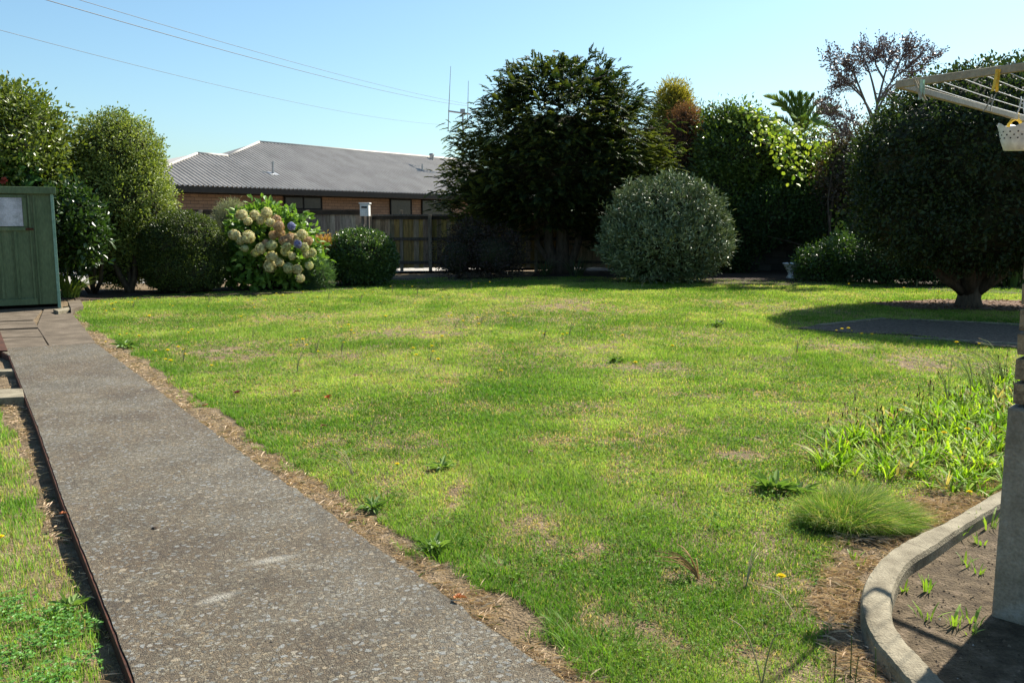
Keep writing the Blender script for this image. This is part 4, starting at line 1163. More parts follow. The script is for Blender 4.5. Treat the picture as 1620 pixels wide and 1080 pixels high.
def purple_tree():
    Y = 24.5
    root = thing('purple_leaf_tree', 'sparse purple leaved tree with bare branches and a wide flat top', 'tree')
    rng = np.random.default_rng(38); wood = MB(); lf = MB()
    J = lambda x, y, d=0: atY(x, y, Y + d)
    base = J(1372, 440); base[2] = -.05
    f1 = J(1383, 200); f2 = J(1388, 165)
    wood.tube([base, J(1378, 330), J(1384, 250), f1, f2], [.12, .1, .075, .055, .04], 8)
    arms = [[(1383, 200), (1368, 160), (1350, 140), (1330, 118), (1312, 92)], [(1388, 165), (1380, 130), (1372, 105), (1362, 80)], [(1388, 165), (1398, 125), (1405, 100), (1412, 78)],
            [(1388, 165), (1410, 130), (1432, 110), (1460, 85)], [(1386, 180), (1408, 140), (1440, 120), (1475, 92)], [(1368, 160), (1352, 120), (1340, 100)], [(1384, 190), (1362, 150), (1345, 132), (1326, 138)],
            [(1398, 125), (1385, 100), (1390, 82)], [(1410, 130), (1425, 95), (1440, 78)], [(1383, 230), (1368, 205), (1345, 190), (1318, 175)], [(1383, 245), (1355, 220), (1330, 205), (1305, 168)], [(1384, 215), (1400, 185), (1420, 165), (1410, 150)]]
    for a in arms:
        off = rng.uniform(-.9, .9)
        pts = smooth_line([J(x, y, off * i / len(a)) for i, (x, y) in enumerate(a)], 16)
        wood.tube(pts, np.linspace(.035, .008, 16), 6)
        low = a[-1][1] > 130
        for q in range(56 if not low else 60):
            i = rng.integers(7, 16); p = pts[i]; d = unit(unit(pts[min(i + 1, 15)] - pts[i - 1]) * .9 + rdir(1, rng)[0] * .9 + np.array([0, 0, .15])); l = rng.uniform(.2, .55)
            tw = np.stack([p, p + d * l * .5 + rdir(1, rng)[0] * .03, p + d * l]); 
            if q % 2 == 0: wood.tube(tw, [.007, .005, .003], 4)
            n = 12; s = rng.random((n, 1)) ** .6; P = p + d * l * s + rng.normal(size=(n, 3)) * .035
            t = rng.random((n, 1)); col = np.array([.1, .06, .06]) * (1 - t) + np.array([.27, .2, .2]) * t
            leaves(lf, P, unit(d + rdir(n, rng) * .8), rdir(n, rng), .07 * rng.uniform(.7, 1.2, n), .04, col, .1, .1)
    lf.build('crown', M['silver'], root); wood.build('trunk', M['bark_grey'], root, smooth=True)
    rebase(root, (float(base[0]), float(base[1]), 0))
purple_tree()
shrub('purple_shrub', 'dark purple leaved shrub growing beneath the sparse flat topped tree', 'shrub',
      [pxblob(1298, 1360, 205, 330, 25.5, .8), pxblob(1330, 1420, 195, 320, 25.8, .8)], 25.5, nst=5, r0=.04, nclump=900, per=12, L=.09, W=.045,
      cols=[(.035, .025, .02), (.08, .05, .04), (.09, .1, .035)], m=M['leaf_gloss'], sigma=.14, bump=.25, seed=39, core=.6, jag=.3)
shrub('camellia_hedge', 'dark leafy branches drooping over the top of the block wall', 'shrub',
      [pxblob(1180, 1270, 300, 378, 26.3, .6), pxblob(1250, 1350, 290, 385, 26.2, .6), pxblob(1110, 1200, 320, 425, 26.4, .5)], 26.3, trunk_px=(1345, 432), nst=4, r0=.04, nclump=2000, per=12, L=.1, W=.055,
      cols=g_dark, m=M['leaf'], sigma=.14, bump=.25, seed=47, core=.7, jag=.15)
shrub('shade_shrub', 'low dark shrub in the border to the right of the toilet bowl', 'shrub',
      [pxblob(1262, 1345, 392, 446, 22.8), pxblob(1300, 1375, 375, 446, 22.6)], 22.8, nst=4, r0=.03, nclump=900, per=12, L=.08, W=.045,
      cols=g_mid, m=M['leaf_gloss'], sigma=.1, bump=.2, seed=40, core=.7)
shrub('shade_shrub', 'dark spreading shrub directly behind the left limbs of the dome tree', 'shrub',
      [pxblob(1345, 1450, 368, 452, 21.8), pxblob(1420, 1500, 372, 452, 21.6)], 21.8, nst=4, r0=.03, nclump=1100, per=12, L=.08, W=.045,
      cols=g_dark, m=M['leaf'], sigma=.1, bump=.2, seed=43, core=.8)
shrub('shade_shrub', 'dark shrub seen behind the trunk of the dome tree and left of the pillar', 'shrub',
      [pxblob(1490, 1600, 372, 455, 21.6), pxblob(1590, 1720, 360, 455, 21.6)], 21.8, nst=4, r0=.03, nclump=1300, per=12, L=.08, W=.045,
      cols=g_dark, m=M['leaf'], sigma=.1, bump=.2, seed=44, core=.8)
shrub('silver_bush', 'rounded silvery green bush in front of the dark hedge', 'shrub',
      [pxblob(966, 1144, 284, 420, 22.8, .95), pxblob(958, 1150, 320, 446, 22.7, .95)], 22.8, trunk_px=(1052, 444), nst=7, r0=.06, trunk_m='bark_grey',
      nclump=4200, per=12, L=.12, W=.036, cols=[(.04, .065, .024), (.12, .165, .065), (.4, .44, .25)], m=M['silver'], sigma=.055, bump=.16, bfreq=2.6, seed=41, up=.9, core=.8, jag=.12, outward=1.0)

# big clipped tree on the right
def right_tree():
    Y = 17.6
    root = thing('clipped_dome_tree', 'big dark dome shaped tree with a short forked trunk casting shadow on the lawn', 'tree')
    b = at(1532, 484)
    cx = b[0] + .32
    bl = [[8.5, Y - 1.95, 2.55, 2.4, 2.4, 1.65], [8.5, Y - 1.9, 1.75, 2.35, 2.4, 1.1], [8.62, Y - 2.0, 2.82, 2.15, 2.25, 1.15]]
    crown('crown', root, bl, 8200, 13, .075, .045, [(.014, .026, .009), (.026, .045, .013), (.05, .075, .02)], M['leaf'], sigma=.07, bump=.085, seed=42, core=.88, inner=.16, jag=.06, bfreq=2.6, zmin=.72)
    mb = MB(); p = np.array([b[0], b[1], -.06])
    mb.tube([p, p + np.array([0, 0, .22]), p + np.array([.03, 0, .55])], [.26, .2, .19], 12)
    for (dx, dy, dz, r) in ((-1.15, .1, 1.6, .1), (-.6, -.5, 2.2, .11), (.35, .2, 2.3, .13), (1.0, -.3, 1.8, .1), (-.3, .8, 2.0, .09), (.7, .7, 2, .08), (-1.5, -.3, 1.25, .07)):
        s = p + np.array([dx * .06, dy * .06, .3]); dy -= .55; mb.tube([s, s + np.array([dx * .35, dy * .35, dz * .22]), s + np.array([dx * .75, dy * .75, dz * .55]), s + np.array([dx, dy, dz])], [r * 1.25, r, r * .8, r * .5], 8)
    mb.build('trunk', M['bark'], root, smooth=True)
    rebase(root, (float(b[0]), float(b[1]), 0))
right_tree()
strap_plant('flax_clump', 'green flax leaves in the shade behind the dome tree trunk', 'plant', 1600, 452, 70, 1.1, .05, ((.08, .13, .03), (.16, .24, .06)), .7, 8, R0=.3)
strap_plant('flax_clump', 'tufted flax leaves in the border behind the left edge of the dome tree', 'plant', 1400, 446, 50, .7, .035, ((.05, .08, .03), (.1, .14, .04)), .9, 9, R0=.2)
# trees that close the view beyond the boundary wall
for i, (px, w, top, Yb, lab) in enumerate(((1400, 170, 250, 31, 'mid green tree beyond the block wall behind the purple shrub'), (1570, 190, 215, 33, 'dark green tree beyond the wall hidden behind the dome tree'), (1740, 210, 200, 31, 'leafy green tree beyond the wall past the brick pillar'), (1240, 190, 265, 32, 'dark tree beyond the wall below the palm'), (1092, 130, 188, 31.5, 'dark tree filling the gap behind the dead brown conifer'))):
    shrub('boundary_tree', lab, 'tree', [pxblob(px - w / 2, px + w / 2, top, 420, Yb, .7)], Yb, nst=3, r0=.1, nclump=1300, per=11, L=.15, W=.08, cols=g_mid if i not in (1, 4) else g_dark, m=M['leaf'], sigma=.2, bump=.2, seed=60 + i, core=.85, group='trees beyond the block wall')

# ------------------------------------------------------------------ the lawn
dry_px = [(370, 556, 60, 11, .9), (460, 500, 90, 8, .5), (640, 524, 90, 7, .75), (700, 505, 60, 5, .4), (900, 482, 90, 9, .85), (1000, 576, 80, 6, .85), (1045, 577, 30, 7, .9), (1160, 715, 26, 10, .9), (1450, 570, 70, 9, .8),
          (1340, 545, 60, 6, .5), (1500, 575, 60, 8, .6), (990, 962, 60, 22, .75), (1085, 918, 40, 14, .7), (745, 780, 24, 14, .7), (700, 735, 30, 8, .4), (1050, 1000, 45, 16, .5), (1195, 1055, 40, 22, .6), (1010, 735, 60, 14, .35),
          (870, 690, 60, 10, .45), (1230, 925, 40, 16, .5), (820, 640, 80, 9, .3), (550, 560, 60, 7, .35), (680, 596, 80, 6, .4), (1100, 620, 60, 8, .35), (860, 830, 60, 18, .4), (1200, 480, 80, 7, .55), (260, 500, 60, 5, .4), (760, 470, 120, 5, .35), (640, 770, 26, 9, .4), (930, 880, 30, 12, .4)]
DRY = []
for x, y, sx, sy, a in dry_px:
    p = at(x, y); q = at(x + sx, y); r_ = at(x, y + sy)
    DRY.append((p[0], p[1], abs(q[0] - p[0]), abs(r_[1] - p[1]) * 1.1 + .03, a))
def dryness(x, y):
    wx = x + .35 * (fbm(x * 3.5, y * 3.5, 21) - .5); wy = y + .5 * (fbm(x * 3.5, y * 3.5, 27) - .5)
    d = np.zeros_like(x)
    for a, b, sx, sy, k in DRY: d = np.maximum(d, k * np.exp(-(((wx - a) / sx) ** 2 + ((wy - b) / sy) ** 2)))
    d *= .2 + 1.5 * np.clip(fbm(x * 9, y * 9, 35, 4) * 4 - 1.5, 0, 1)
    d += .42 * np.clip((fbm(x * 1.1, y * .8, 31, 5) - .5) * 4, 0, 1) * np.clip(fbm(x * 12, y * 12, 33, 3) * 4 - 1.4, 0, 1.4)
    return np.clip(d, 0, 1)
def field(n, y0, y1, fall, poly, seed, xpad=1.0, wob=False):
    rng = np.random.default_rng(seed)
    g = np.linspace(y0, y1, 400); w = 2 * (.6 * g + xpad); pdf = w * (3 / np.maximum(g, 2.)) ** fall; cdf = np.cumsum(pdf); cdf /= cdf[-1]
    Y = np.interp(rng.random(n), cdf, g) + rng.uniform(-.02, .02, n); X = (rng.random(n) * 2 - 1) * (.6 * Y + xpad)
    k = inside(X + .3 * (fbm(X * 4, Y * 4, 301, 4) - .5) + rng.normal(size=n) * .018, Y + .3 * (fbm(X * 4, Y * 4, 307, 4) - .5) + rng.normal(size=n) * .018, poly) if wob else inside(X, Y, poly); return X[k], Y[k], rng
def blades(mb, X, Y, Z, H, W, lean, col, rng, tri=False):
    n = len(X); a = rng.uniform(0, 2 * math.pi, n); d = np.stack([np.cos(a), np.sin(a), np.zeros(n)], 1)
    f = a + math.pi / 2 + rng.normal(size=n) * .6; s = np.stack([np.cos(f), np.sin(f), np.zeros(n)], 1) * (W / 2)[:, None]
    P = np.stack([X, Y, Z], 1); up = np.array([0, 0, 1.0])
    ln = np.clip(lean, 0, 1.4); v1 = unit(d * np.sin(ln * .55)[:, None] + up * np.cos(ln * .55)[:, None]); v2 = unit(d * np.sin(ln * 1.35)[:, None] + up * np.cos(ln * 1.35)[:, None])
    m = P + v1 * (H * .55)[:, None]; t = m + v2 * (H * .5)[:, None]
    if tri:
        V = np.stack([P - s, P + s, t], 1); k = 3; F = [(np.arange(n) * 3)[:, None] + np.array([[0, 1, 2]])]
    else:
        V = np.stack([P - s, P + s, m + s * .8, m - s * .8, t], 1); k = 5; b = (np.arange(n) * 5)[:, None]
        F = [b + np.array([[0, 1, 2, 3]]), b + np.array([[3, 2, 4]])]
    mb.add(V.reshape(-1, 3), F, np.repeat(col, k, 0))
def grass_col(X, Y, dry, rng, lush=0.0):
    n = len(X)
    g1, g2, g3 = np.array([.085, .175, .02]), np.array([.185, .295, .045]), np.array([.32, .41, .1])
    big = fbm(X * .8, Y * .8, 41, 3); t = np.clip((big - .5) * 2.2 + rng.random(n) * .9 - .02 + .1, 0, 1)[:, None]
    c = np.where(t < .5, g1 * (1 - 2 * t) + g2 * 2 * t, g2 * (2 - 2 * t) + g3 * (2 * t - 1))
    fine = fbm(X * 5, Y * 5, 43, 2)[:, None]; c = c * (.72 + .56 * fine)
    ps = np.clip(dry * .95 + .085 + .1 * (big - .4), 0, .9); straw = rng.random(n) < ps
    s1, s2 = np.array([.36, .26, .12]), np.array([.62, .47, .27]); u = rng.random((n, 1))
    c = np.where(straw[:, None], s1 * (1 - u) + s2 * u, c)
    return c
def edge_dist(X, Y, line):
    L = np.array(line); d = np.full(len(X), 9.0)
    for a, b in zip(L[:-1], L[1:]):
        ab = b - a; t = np.clip(((X - a[0]) * ab[0] + (Y - a[1]) * ab[1]) / (ab @ ab), 0, 1)
        d = np.minimum(d, np.hypot(X - a[0] - ab[0] * t, Y - a[1] - ab[1] * t))
    return d
bed_out = G([(1640, 745), (1580, 775), (1500, 822), (1440, 850), (1398, 878), (1372, 910), (1362, 945), (1368, 980), (1384, 1012), (1412, 1045), (1450, 1088), (1490, 1130)]) + [(3.5, 1.5), (5, 5)]
def lawn():
    mb = MB()
    X, Y, rng = field(2100000, 1.9, 26.5, 1.15, lawn_poly, 100, wob=True)
    wob = (fbm(X * 2.6, Y * 2.6, 51, 3) - .45) * .34
    ed = edge_dist(X, Y, lawn_edge) + wob * .6
    ks = ~(inside(X, Y, gravel_poly) & (edge_dist(X, Y, [np.array(p) for p in gravel_poly + gravel_poly[:1]]) > .45 * (fbm(X * 2.4, Y * 2.4, 57, 3) - .2))) & ~inside(X, Y, [tuple(p) for p in litter_poly]) & (ed > .02) & ~inside(X, Y, path_poly) & ~inside(X, Y, bed_out)
    X, Y, ed = X[ks], Y[ks], ed[ks]
    dry = dryness(X, Y)
    tuft = fbm(X * 7, Y * 7, 61, 2)
    keep = rng.random(len(X)) < np.clip((1.02 - dry * .62), .1, 1) * np.clip(.35 + tuft * 1.25, 0, 1)
    X, Y, ed, dry, tuft = X[keep], Y[keep], ed[keep], dry[keep], tuft[keep]
    n = len(X)
    lush = np.maximum(np.clip(1.15 - ed / .5, 0, 1) * (fbm(X * 1.7, Y * 1.7, 71) > .4), .9 * np.clip((fbm(X * 1.4, Y * 1.2, 73, 3) - .5) * 5, 0, 1)) * (1 - dry)
    mound = np.clip((fbm(X * 1.1, Y * 1.1, 81, 3) - .45) * 3, 0, 1)
    H = (.016 + .02 * rng.random(n) ** 1.6 + .016 * tuft + .012 * mound + .02 * lush) * (1 - .5 * dry)
    H *= np.clip(.85 + Y * .016, .9, 1.2)
    W = .0026 * (np.maximum(Y, 2.6) / 3) ** .85 * rng.uniform(.7, 1.4, n)
    col = grass_col(X, Y, dry, rng)
    lz = lush[:, None] * .5; col = col * (1 - lz) + np.array([.085, .21, .022]) * lz * rng.uniform(.7, 1.3, (n, 1))
    lean = np.abs(rng.normal(size=n)) * .5 + .3 + .5 * dry
    Z = hgt(X, Y) - .004
    near = Y < 9
    blades(mb, X[near], Y[near], Z[near], H[near], W[near], lean[near], col[near], rng)
    f = ~near; blades(mb, X[f], Y[f], Z[f], H[f], W[f], lean[f], col[f], rng, True)
    o = mb.build('lawn_grass', M['grass']); tag(o, 'short patchy green lawn grass with dry straw patches', 'grass', kind='stuff')
    print('lawn blades', n)
lawn()
def left_lawn():
    mb = MB(); X, Y, rng = field(330000, 1.9, 8.5, .7, left_poly, 101, xpad=1.2)
    d = fbm(X * 2.2, Y * 2.2, 91, 3); dry = np.clip((d - .5) * 2.2 + .1, 0, .8)
    e = edge_dist(X, Y, [p for p in left_poly[1:8]]) + (fbm(X * 4, Y * 4, 95) - .5) * .2
    k = (e > .0) & (rng.random(len(X)) < .95 - dry * .6); X, Y, dry = X[k], Y[k], dry[k]; n = len(X)
    H = (.03 + .035 * rng.random(n)) * (1 - .4 * dry); W = .0028 * (np.maximum(Y, 2.6) / 3) ** .8 * rng.uniform(.7, 1.4, n)
    blades(mb, X, Y, hgt(X, Y), H, W, np.abs(rng.normal(size=n)) * .4 + .15, grass_col(X, Y, dry, rng) * np.array([.8, 1, .8]), rng)
    o = mb.build('strip_grass', M['grass']); tag(o, 'greener grass strip on the lower ground left of the path', 'grass', kind='stuff')
left_lawn()
def turf_weeds():
    mb = MB(); X, Y, rng = field(230000, 1.9, 20, 1.1, lawn_poly, 115)
    k = (fbm(X * 2.6, Y * 2.6, 117, 4) > .55) & ~inside(X, Y, gravel_poly) & ~inside(X, Y, litter_poly) & (edge_dist(X, Y, lawn_edge) > .08); X, Y = X[k], Y[k]; n = len(X)
    P = np.stack([X, Y, hgt(X, Y) + rng.uniform(.012, .04, n)], 1); a = rng.uniform(0, 6.28, n); e = rng.uniform(-.1, .6, n)
    t = rng.random((n, 1)); c = np.array([.06, .14, .015]) * (1 - t) + np.array([.18, .3, .05]) * t
    s = (.009 + .012 * rng.random(n) ** 2) * (np.maximum(Y, 3) / 3) ** .4
    leaves(mb, P, np.stack([np.cos(a) * np.cos(e), np.sin(a) * np.cos(e), np.sin(e)], 1), unit(np.array([0, 0, 1.0]) + rdir(n, rng) * .6), s, s * .7, c, .15, .2)
    tag(mb.build('turf_weeds', M['grass']), 'small broad leaved weeds and clover mixed into the lawn', 'weeds', kind='stuff')
turf_weeds()
# broad leaved clover at the bottom left
def clover():
    poly = G([(-60, 950), (60, 945), (120, 975), (165, 1000), (160, 1100), (-60, 1140)], -.07)
    X, Y, rng = field(45000, 1.9, 4.5, .2, poly, 102); n = len(X); k = fbm(X * 6, Y * 6, 3) > .46; X, Y = X[k], Y[k]; n = len(X)
    mb = MB(); P = np.stack([X, Y, -.07 + rng.uniform(.015, .055, n)], 1)
    t = rng.random((n, 1)); c = np.array([.04, .12, .015]) * (1 - t) + np.array([.1, .24, .03]) * t
    a0 = rng.uniform(0, 6.28, n)
    for j in range(3):
        a = a0 + j * 2.09; leaves(mb, P, np.stack([np.cos(a), np.sin(a), np.full(n, .15)], 1), unit(np.array([0, 0, 1.0]) + rdir(n, rng) * .5), .012, .011, c * 1.2, .1, .1, 'round')
    o = mb.build('clover_patch', M['leaf']); tag(o, 'dense patch of bright green clover left of the path', 'ground cover', kind='stuff')
clover()

# dead straw along the path edges and round the kerb, and inside dry patches
def straw():
    mb = MB(); rng = np.random.default_rng(103)
    strip = pr[::-1] + [pr_end][:0]
    edge_poly = pr + [pr_end] + [(lawn_edge[-1][0] + .9, 1.8)] + lawn_edge[::-1]
    kerb_poly = G([(1300, 1100), (1310, 1010), (1280, 930), (1290, 870), (1340, 838), (1430, 775), (1600, 745), (1600, 790), (1440, 850), (1372, 910), (1362, 950), (1384, 1012), (1450, 1088), (1480, 1130)])
    left_edge = G([(5, 640), (22, 640), (60, 740), (110, 870), (165, 1000), (205, 1080), (215, 1130), (150, 1130), (165, 1080), (160, 1000), (118, 920), (80, 850), (55, 760), (28, 690)], -.07)
    far_left = G([(-60, 590), (30, 588), (60, 690), (28, 690), (-5, 640), (-60, 640)], -.07)
    for poly, n0, y1, z in ((edge_poly, 640000, 17.5, None), (kerb_poly, 420000, 7.5, None), (left_edge + [], 260000, 8.5, None), (far_left, 60000, 10, None)):
        X, Y, _ = field(n0, 1.9, y1, 1.0, poly, 104 + n0 % 97, xpad=.8)
        dens = fbm(X * 6, Y * 6, 7, 3); k = rng.random(len(X)) < np.clip((dens - .32) * 2.8, .06, .95); X, Y = X[k], Y[k]; n = len(X)
        L = .03 + .06 * rng.random(n) ** 1.5; W = .0014 * (np.maximum(Y, 2.6) / 3) ** .8 * rng.uniform(.7, 1.5, n)
        u = rng.random((n, 1)); c = np.array([.42, .29, .18]) * (1 - u) + np.array([.88, .7, .52]) * u
        c[rng.random(n) < .05] = (.08, .14, .02)
        a = rng.uniform(0, 6.28, n); e = rng.uniform(-.08, .4, n)
        A = np.stack([np.cos(a) * np.cos(e), np.sin(a) * np.cos(e), np.sin(e)], 1)
        P = np.stack([X, Y, hgt(X, Y) + rng.uniform(0.0, .022, n)], 1)
        leaves(mb, P, A, unit(np.array([0, 0, 1.0]) + rdir(n, rng) * .5), L, W, c, .1, .15)
    o = mb.build('dead_grass', M['straw']); tag(o, 'dead straw coloured grass along the path and kerb edges', 'dead grass', kind='stuff')
straw()

# crumbs of soil and small stones in the bed
def crumbs():
    rng = np.random.default_rng(105); mb = MB()
    poly = bed_in + [(1.4, 2.2), (3.2, 2.2), (3.6, 4.6)]
    X, Y, _ = field(60000, 2.2, 6, .6, poly, 106); n = len(X); k = rng.random(n) < .8; X, Y = X[k], Y[k]; n = len(X)
    r = .0025 + .008 * rng.random(n) ** 4; t = rng.random((n, 1)); c = np.array([.05, .033, .02]) * (1 - t) + np.array([.22, .165, .11]) * t
    pale = rng.random(n) < .012; c[pale] = (.5, .47, .42)
    d = np.array([[1, 0, 0], [-.3, .95, 0], [-.8, -.5, 0], [.1, -.9, .1], [.1, .1, .8]]); ang = rng.uniform(0, 6.28, n)
    V = np.zeros((n, 5, 3)); 
    for i in range(5):
        q = d[i] * rng.uniform(.7, 1.3, (n, 1)); V[:, i, 0] = X + r * (q[:, 0] * np.cos(ang) - q[:, 1] * np.sin(ang)); V[:, i, 1] = Y + r * (q[:, 0] * np.sin(ang) + q[:, 1] * np.cos(ang)); V[:, i, 2] = -.018 + r * q[:, 2]
    b = (np.arange(n) * 5)[:, None, None]; F = b + np.array([[0, 1, 4], [1, 2, 4], [2, 3, 4], [3, 0, 4]])
    mb.add(V.reshape(-1, 3), [F.reshape(-1, 3)], np.repeat(c, 5, 0))
    o = mb.build('soil_crumbs', M['straw']); tag(o, 'crumbs of dry brown soil and tiny stones in the kerbed bed', 'soil', kind='stuff')
    X, Y, _ = field(30000, 14, 20, .2, litter_poly, 107, xpad=4); n = len(X); mb = MB(); P = np.stack([X, Y, np.full(n, .0)], 1)
    t = rng.random((n, 1)); c = np.array([.06, .03, .02]) * (1 - t) + np.array([.26, .15, .09]) * t
    leaves(mb, P, unit(rdir(n, rng) * np.array([1, 1, .3])), unit(np.array([0, 0, 1.0]) + rdir(n, rng) * .5), .06, .035, c)
    o = mb.build('leaf_litter', M['straw']); tag(o, 'brown fallen leaves covering the soil under the dome tree', 'leaf litter', kind='stuff')
crumbs()

# plantain / agapanthus-like patch by the pillar
def plantain():
    rng = np.random.default_rng(108); mb = MB()
    poly = G([(1290, 738), (1310, 695), (1390, 662), (1480, 640), (1560, 600), (1640, 590), (1660, 760), (1590, 790), (1500, 775), (1430, 762), (1350, 750)])
    X, Y, _ = field(70000, 3, 9, .2, poly, 109); sel = rng.permutation(len(X))[:430]; X, Y = X[sel], Y[sel]
    V = []; F = []; C = []
    for x, y in zip(X, Y):
        m = rng.integers(6, 11)
        c0 = np.array([.34, .27, .12]) if rng.random() < .1 else np.array([.16, .29, .018]) if rng.random() < .6 else np.array([.28, .4, .03])
        for i in range(m):
            a = rng.uniform(0, 6.28); l = rng.uniform(.08, .19); w = rng.uniform(.008, .019); lean = rng.uniform(.25, 1.35); d = np.array([math.cos(a), math.sin(a), 0]); s = np.array([-d[1], d[0], 0]); k0 = len(V)
            p = np.array([x, y, -.03]) + d * .01; c = c0 * rng.uniform(.6, 1.4)
            for t, ww in ((0, .3), (.3, .9), (.6, 1), (.85, .6), (1, .05)):
                q = p + d * l * lean * t ** 1.5 + np.array([0, 0, 1]) * l * (t - .35 * lean * t * t); V += [q - s * w * ww / 2, q + s * w * ww / 2]; C += [c, c]
            for j in range(4): F.append([k0 + 2 * j, k0 + 2 * j + 1, k0 + 2 * j + 3, k0 + 2 * j + 2])
    mb.add(V, [np.array(F)], np.array(C))
    # brown seed heads on thin stalks
    for i in rng.permutation(len(X))[:170]:
        h = rng.uniform(.16, .3); p = np.array([X[i], Y[i], -.02]); d = np.array([rng.normal() * .1, rng.normal() * .1, 1]) * h
        mb.tube([p, p + d * .5 + rdir(1, rng)[0] * .01, p + d], .0012, 3, col=(.14, .16, .05)); mb.tube([p + d, p + d * 1.1], [.005, .003], 5, col=(.13, .07, .035))
    o = mb.build('plantain_patch', M['grass']); tag(o, 'tall bright green strap leaved weeds with brown seed heads beside the pillar', 'weeds', kind='stuff')
plantain()
# soft fine grass mound beside it
def mound():
    rng = np.random.default_rng(110); c = at(1368, 822); n = 15000; mb = MB()
    a = rng.uniform(0, 6.28, n); r = rng.random(n) ** .5 * (1 + .8 * (vnoise(a * 2.2, a * 0 + 3.3, 4) - .4)); X = c[0] - .03 + .21 * r * np.cos(a); Y = c[1] + .02 + .2 * r * np.sin(a)
    k = rng.random(n); H = (.07 + .15 * rng.random(n) * (1 - .3 * r)) * (.6 + .9 * fbm(X * 9, Y * 9, 12, 2)); out = np.stack([np.cos(a), np.sin(a), np.zeros(n)], 1)
    wind = np.array([.55, -.25, 0]); P = np.stack([X, Y, np.full(n, -.03)], 1); up = np.array([0, 0, 1.0])
    v1 = unit(up * 1.1 + out * r[:, None] * .6 + rdir(n, rng) * .38); v2 = unit(up * .3 + out * (.3 + r[:, None]) + wind + rdir(n, rng) * .65)
    s = unit(np.cross(v1, rdir(n, rng))) * .0011; m = P + v1 * (H * .55)[:, None]; t = m + v2 * (H * .65)[:, None]
    t_ = rng.random((n, 1)); col = np.array([.07, .15, .02]) * (1 - t_) + np.array([.17, .26, .05]) * t_; col *= 1.1; col[rng.random(n) < .16] = (.5, .4, .2)
    V = np.stack([P - s, P + s, m + s, m - s, t], 1); b = (np.arange(n) * 5)[:, None]
    mb.add(V.reshape(-1, 3), [b + np.array([[0, 1, 2, 3]]), b + np.array([[3, 2, 4]])], np.repeat(col, 5, 0))
    o = mb.build('grass_tuft', M['grass']); o.data.transform(__import__('mathutils').Matrix.Translation((-c[0], -c[1], 0))); o.location = (c[0], c[1], 0)
    tag(o, 'soft mound of fine long grass leaning over the bare soil near the kerb', 'grass tuft')
mound()
# taller grass tussocks dotted on the lawn
def tussocks():
    spots = [(470, 745, .9), (610, 800, 1), (700, 880, 1.1), (960, 1040, 1.5), (900, 1000, .9), (1100, 600, .7), (1200, 545, .8), (1270, 555, .9), (560, 720, .6), (250, 560, .8), (170, 525, .8), (1145, 830, .9), (800, 905, .9)]
    for i, (x, y, s) in enumerate(spots):
        strap_plant('grass_tussock', None, None, x, y, 90, .09 * s, .004, ((.06, .15, .02), (.15, .26, .03)), .9, 120 + i, R0=.11 * s, z=-.03, m='grass')
        o = COL.objects[-1]
        tag(o, 'slightly taller brighter tuft of grass standing in the lawn', 'grass tuft', 'taller tufts in the lawn')
tussocks()
# sprouts in the soil bed
for i, (x, y, n, s) in enumerate(((1470, 935, 9, 1), (1545, 905, 8, 1), (1528, 895, 7, .9), (1465, 980, 8, 1), (1510, 990, 10, 1.1), (1538, 985, 7, 1), (1430, 935, 5, .7), (1350, 885, 7, .8), (1362, 895, 5, .7), (1520, 850, 12, 1.2), (1560, 835, 16, 1.4), (1550, 860, 7, .9), (1500, 785, 7, .8), (1580, 800, 12, 1.3), (1535, 1003, 6, .8))):
    o = strap_plant('bulb_sprout', 'fresh pale green shoots coming up in or beside the kerbed soil bed', 'sprout', x, y, n, .075 * s, .009, ((.15, .28, .03), (.28, .4, .06)), .7, 140 + i, R0=.035 * s, z=-.02, group='green shoots in the soil bed')

# broadleaf weeds (rosettes)
def rosette(px, py, s, seed, lab, z=-.02, col=((.08, .16, .03), (.2, .3, .08))):
    rng = np.random.default_rng(seed); p = at(px, py, z); mb = MB(); n = 44
    a = rng.uniform(0, 6.28, n); e = rng.uniform(.0, 1.1, n); r = rng.random(n) * .05 * s
    P = np.stack([r * np.cos(a), r * np.sin(a), np.full(n, .015)], 1); A = np.stack([np.cos(a) * np.cos(e), np.sin(a) * np.cos(e), np.sin(e)], 1)
    t = rng.random((n, 1)); c = np.array(col[0]) * (1 - t) + np.array(col[1]) * t
    leaves(mb, P, A, unit(np.array([0, 0, 1.0]) + rdir(n, rng) * .25), .07 * s * rng.uniform(.35, 1.25, n), .026 * s * rng.uniform(.6, 1.2, n), c, .2, .35, 'round')
    o = mb.build('rosette_weed', M['leaf']); o.location = tuple(p); tag(o, lab, 'weed')
for i, (x, y, s, lab) in enumerate(((700, 742, 1.0, 'flat grey green rosette weed in the middle of the near lawn'), (690, 868, 1.0, 'leafy dark green weed on the lawn edge close to the path'), (590, 805, .9, 'spreading weed with pale leaves at the lawn edge beside the path'),
                                    (1225, 775, 1.6, 'big dark leaved weed left of the soft grass mound'), (1265, 780, 1.2, 'broad bright leaved weed touching the soft grass mound'), (200, 549, 1.7, 'pale green leafy weed at the lawn edge near the broken pavers'),
                                    (975, 572, 1.2, 'dark rosette weed beside a dry patch in the middle distance'), (1135, 515, 1.5, 'dark spreading weed in the far lawn'), (305, 1015 - 60, .0, '')) ):
    if s: rosette(x, y, s, 160 + i, lab)
rosette(112, 962, .8, 175, 'dark leaved weed among straw left of the path', z=-.065)

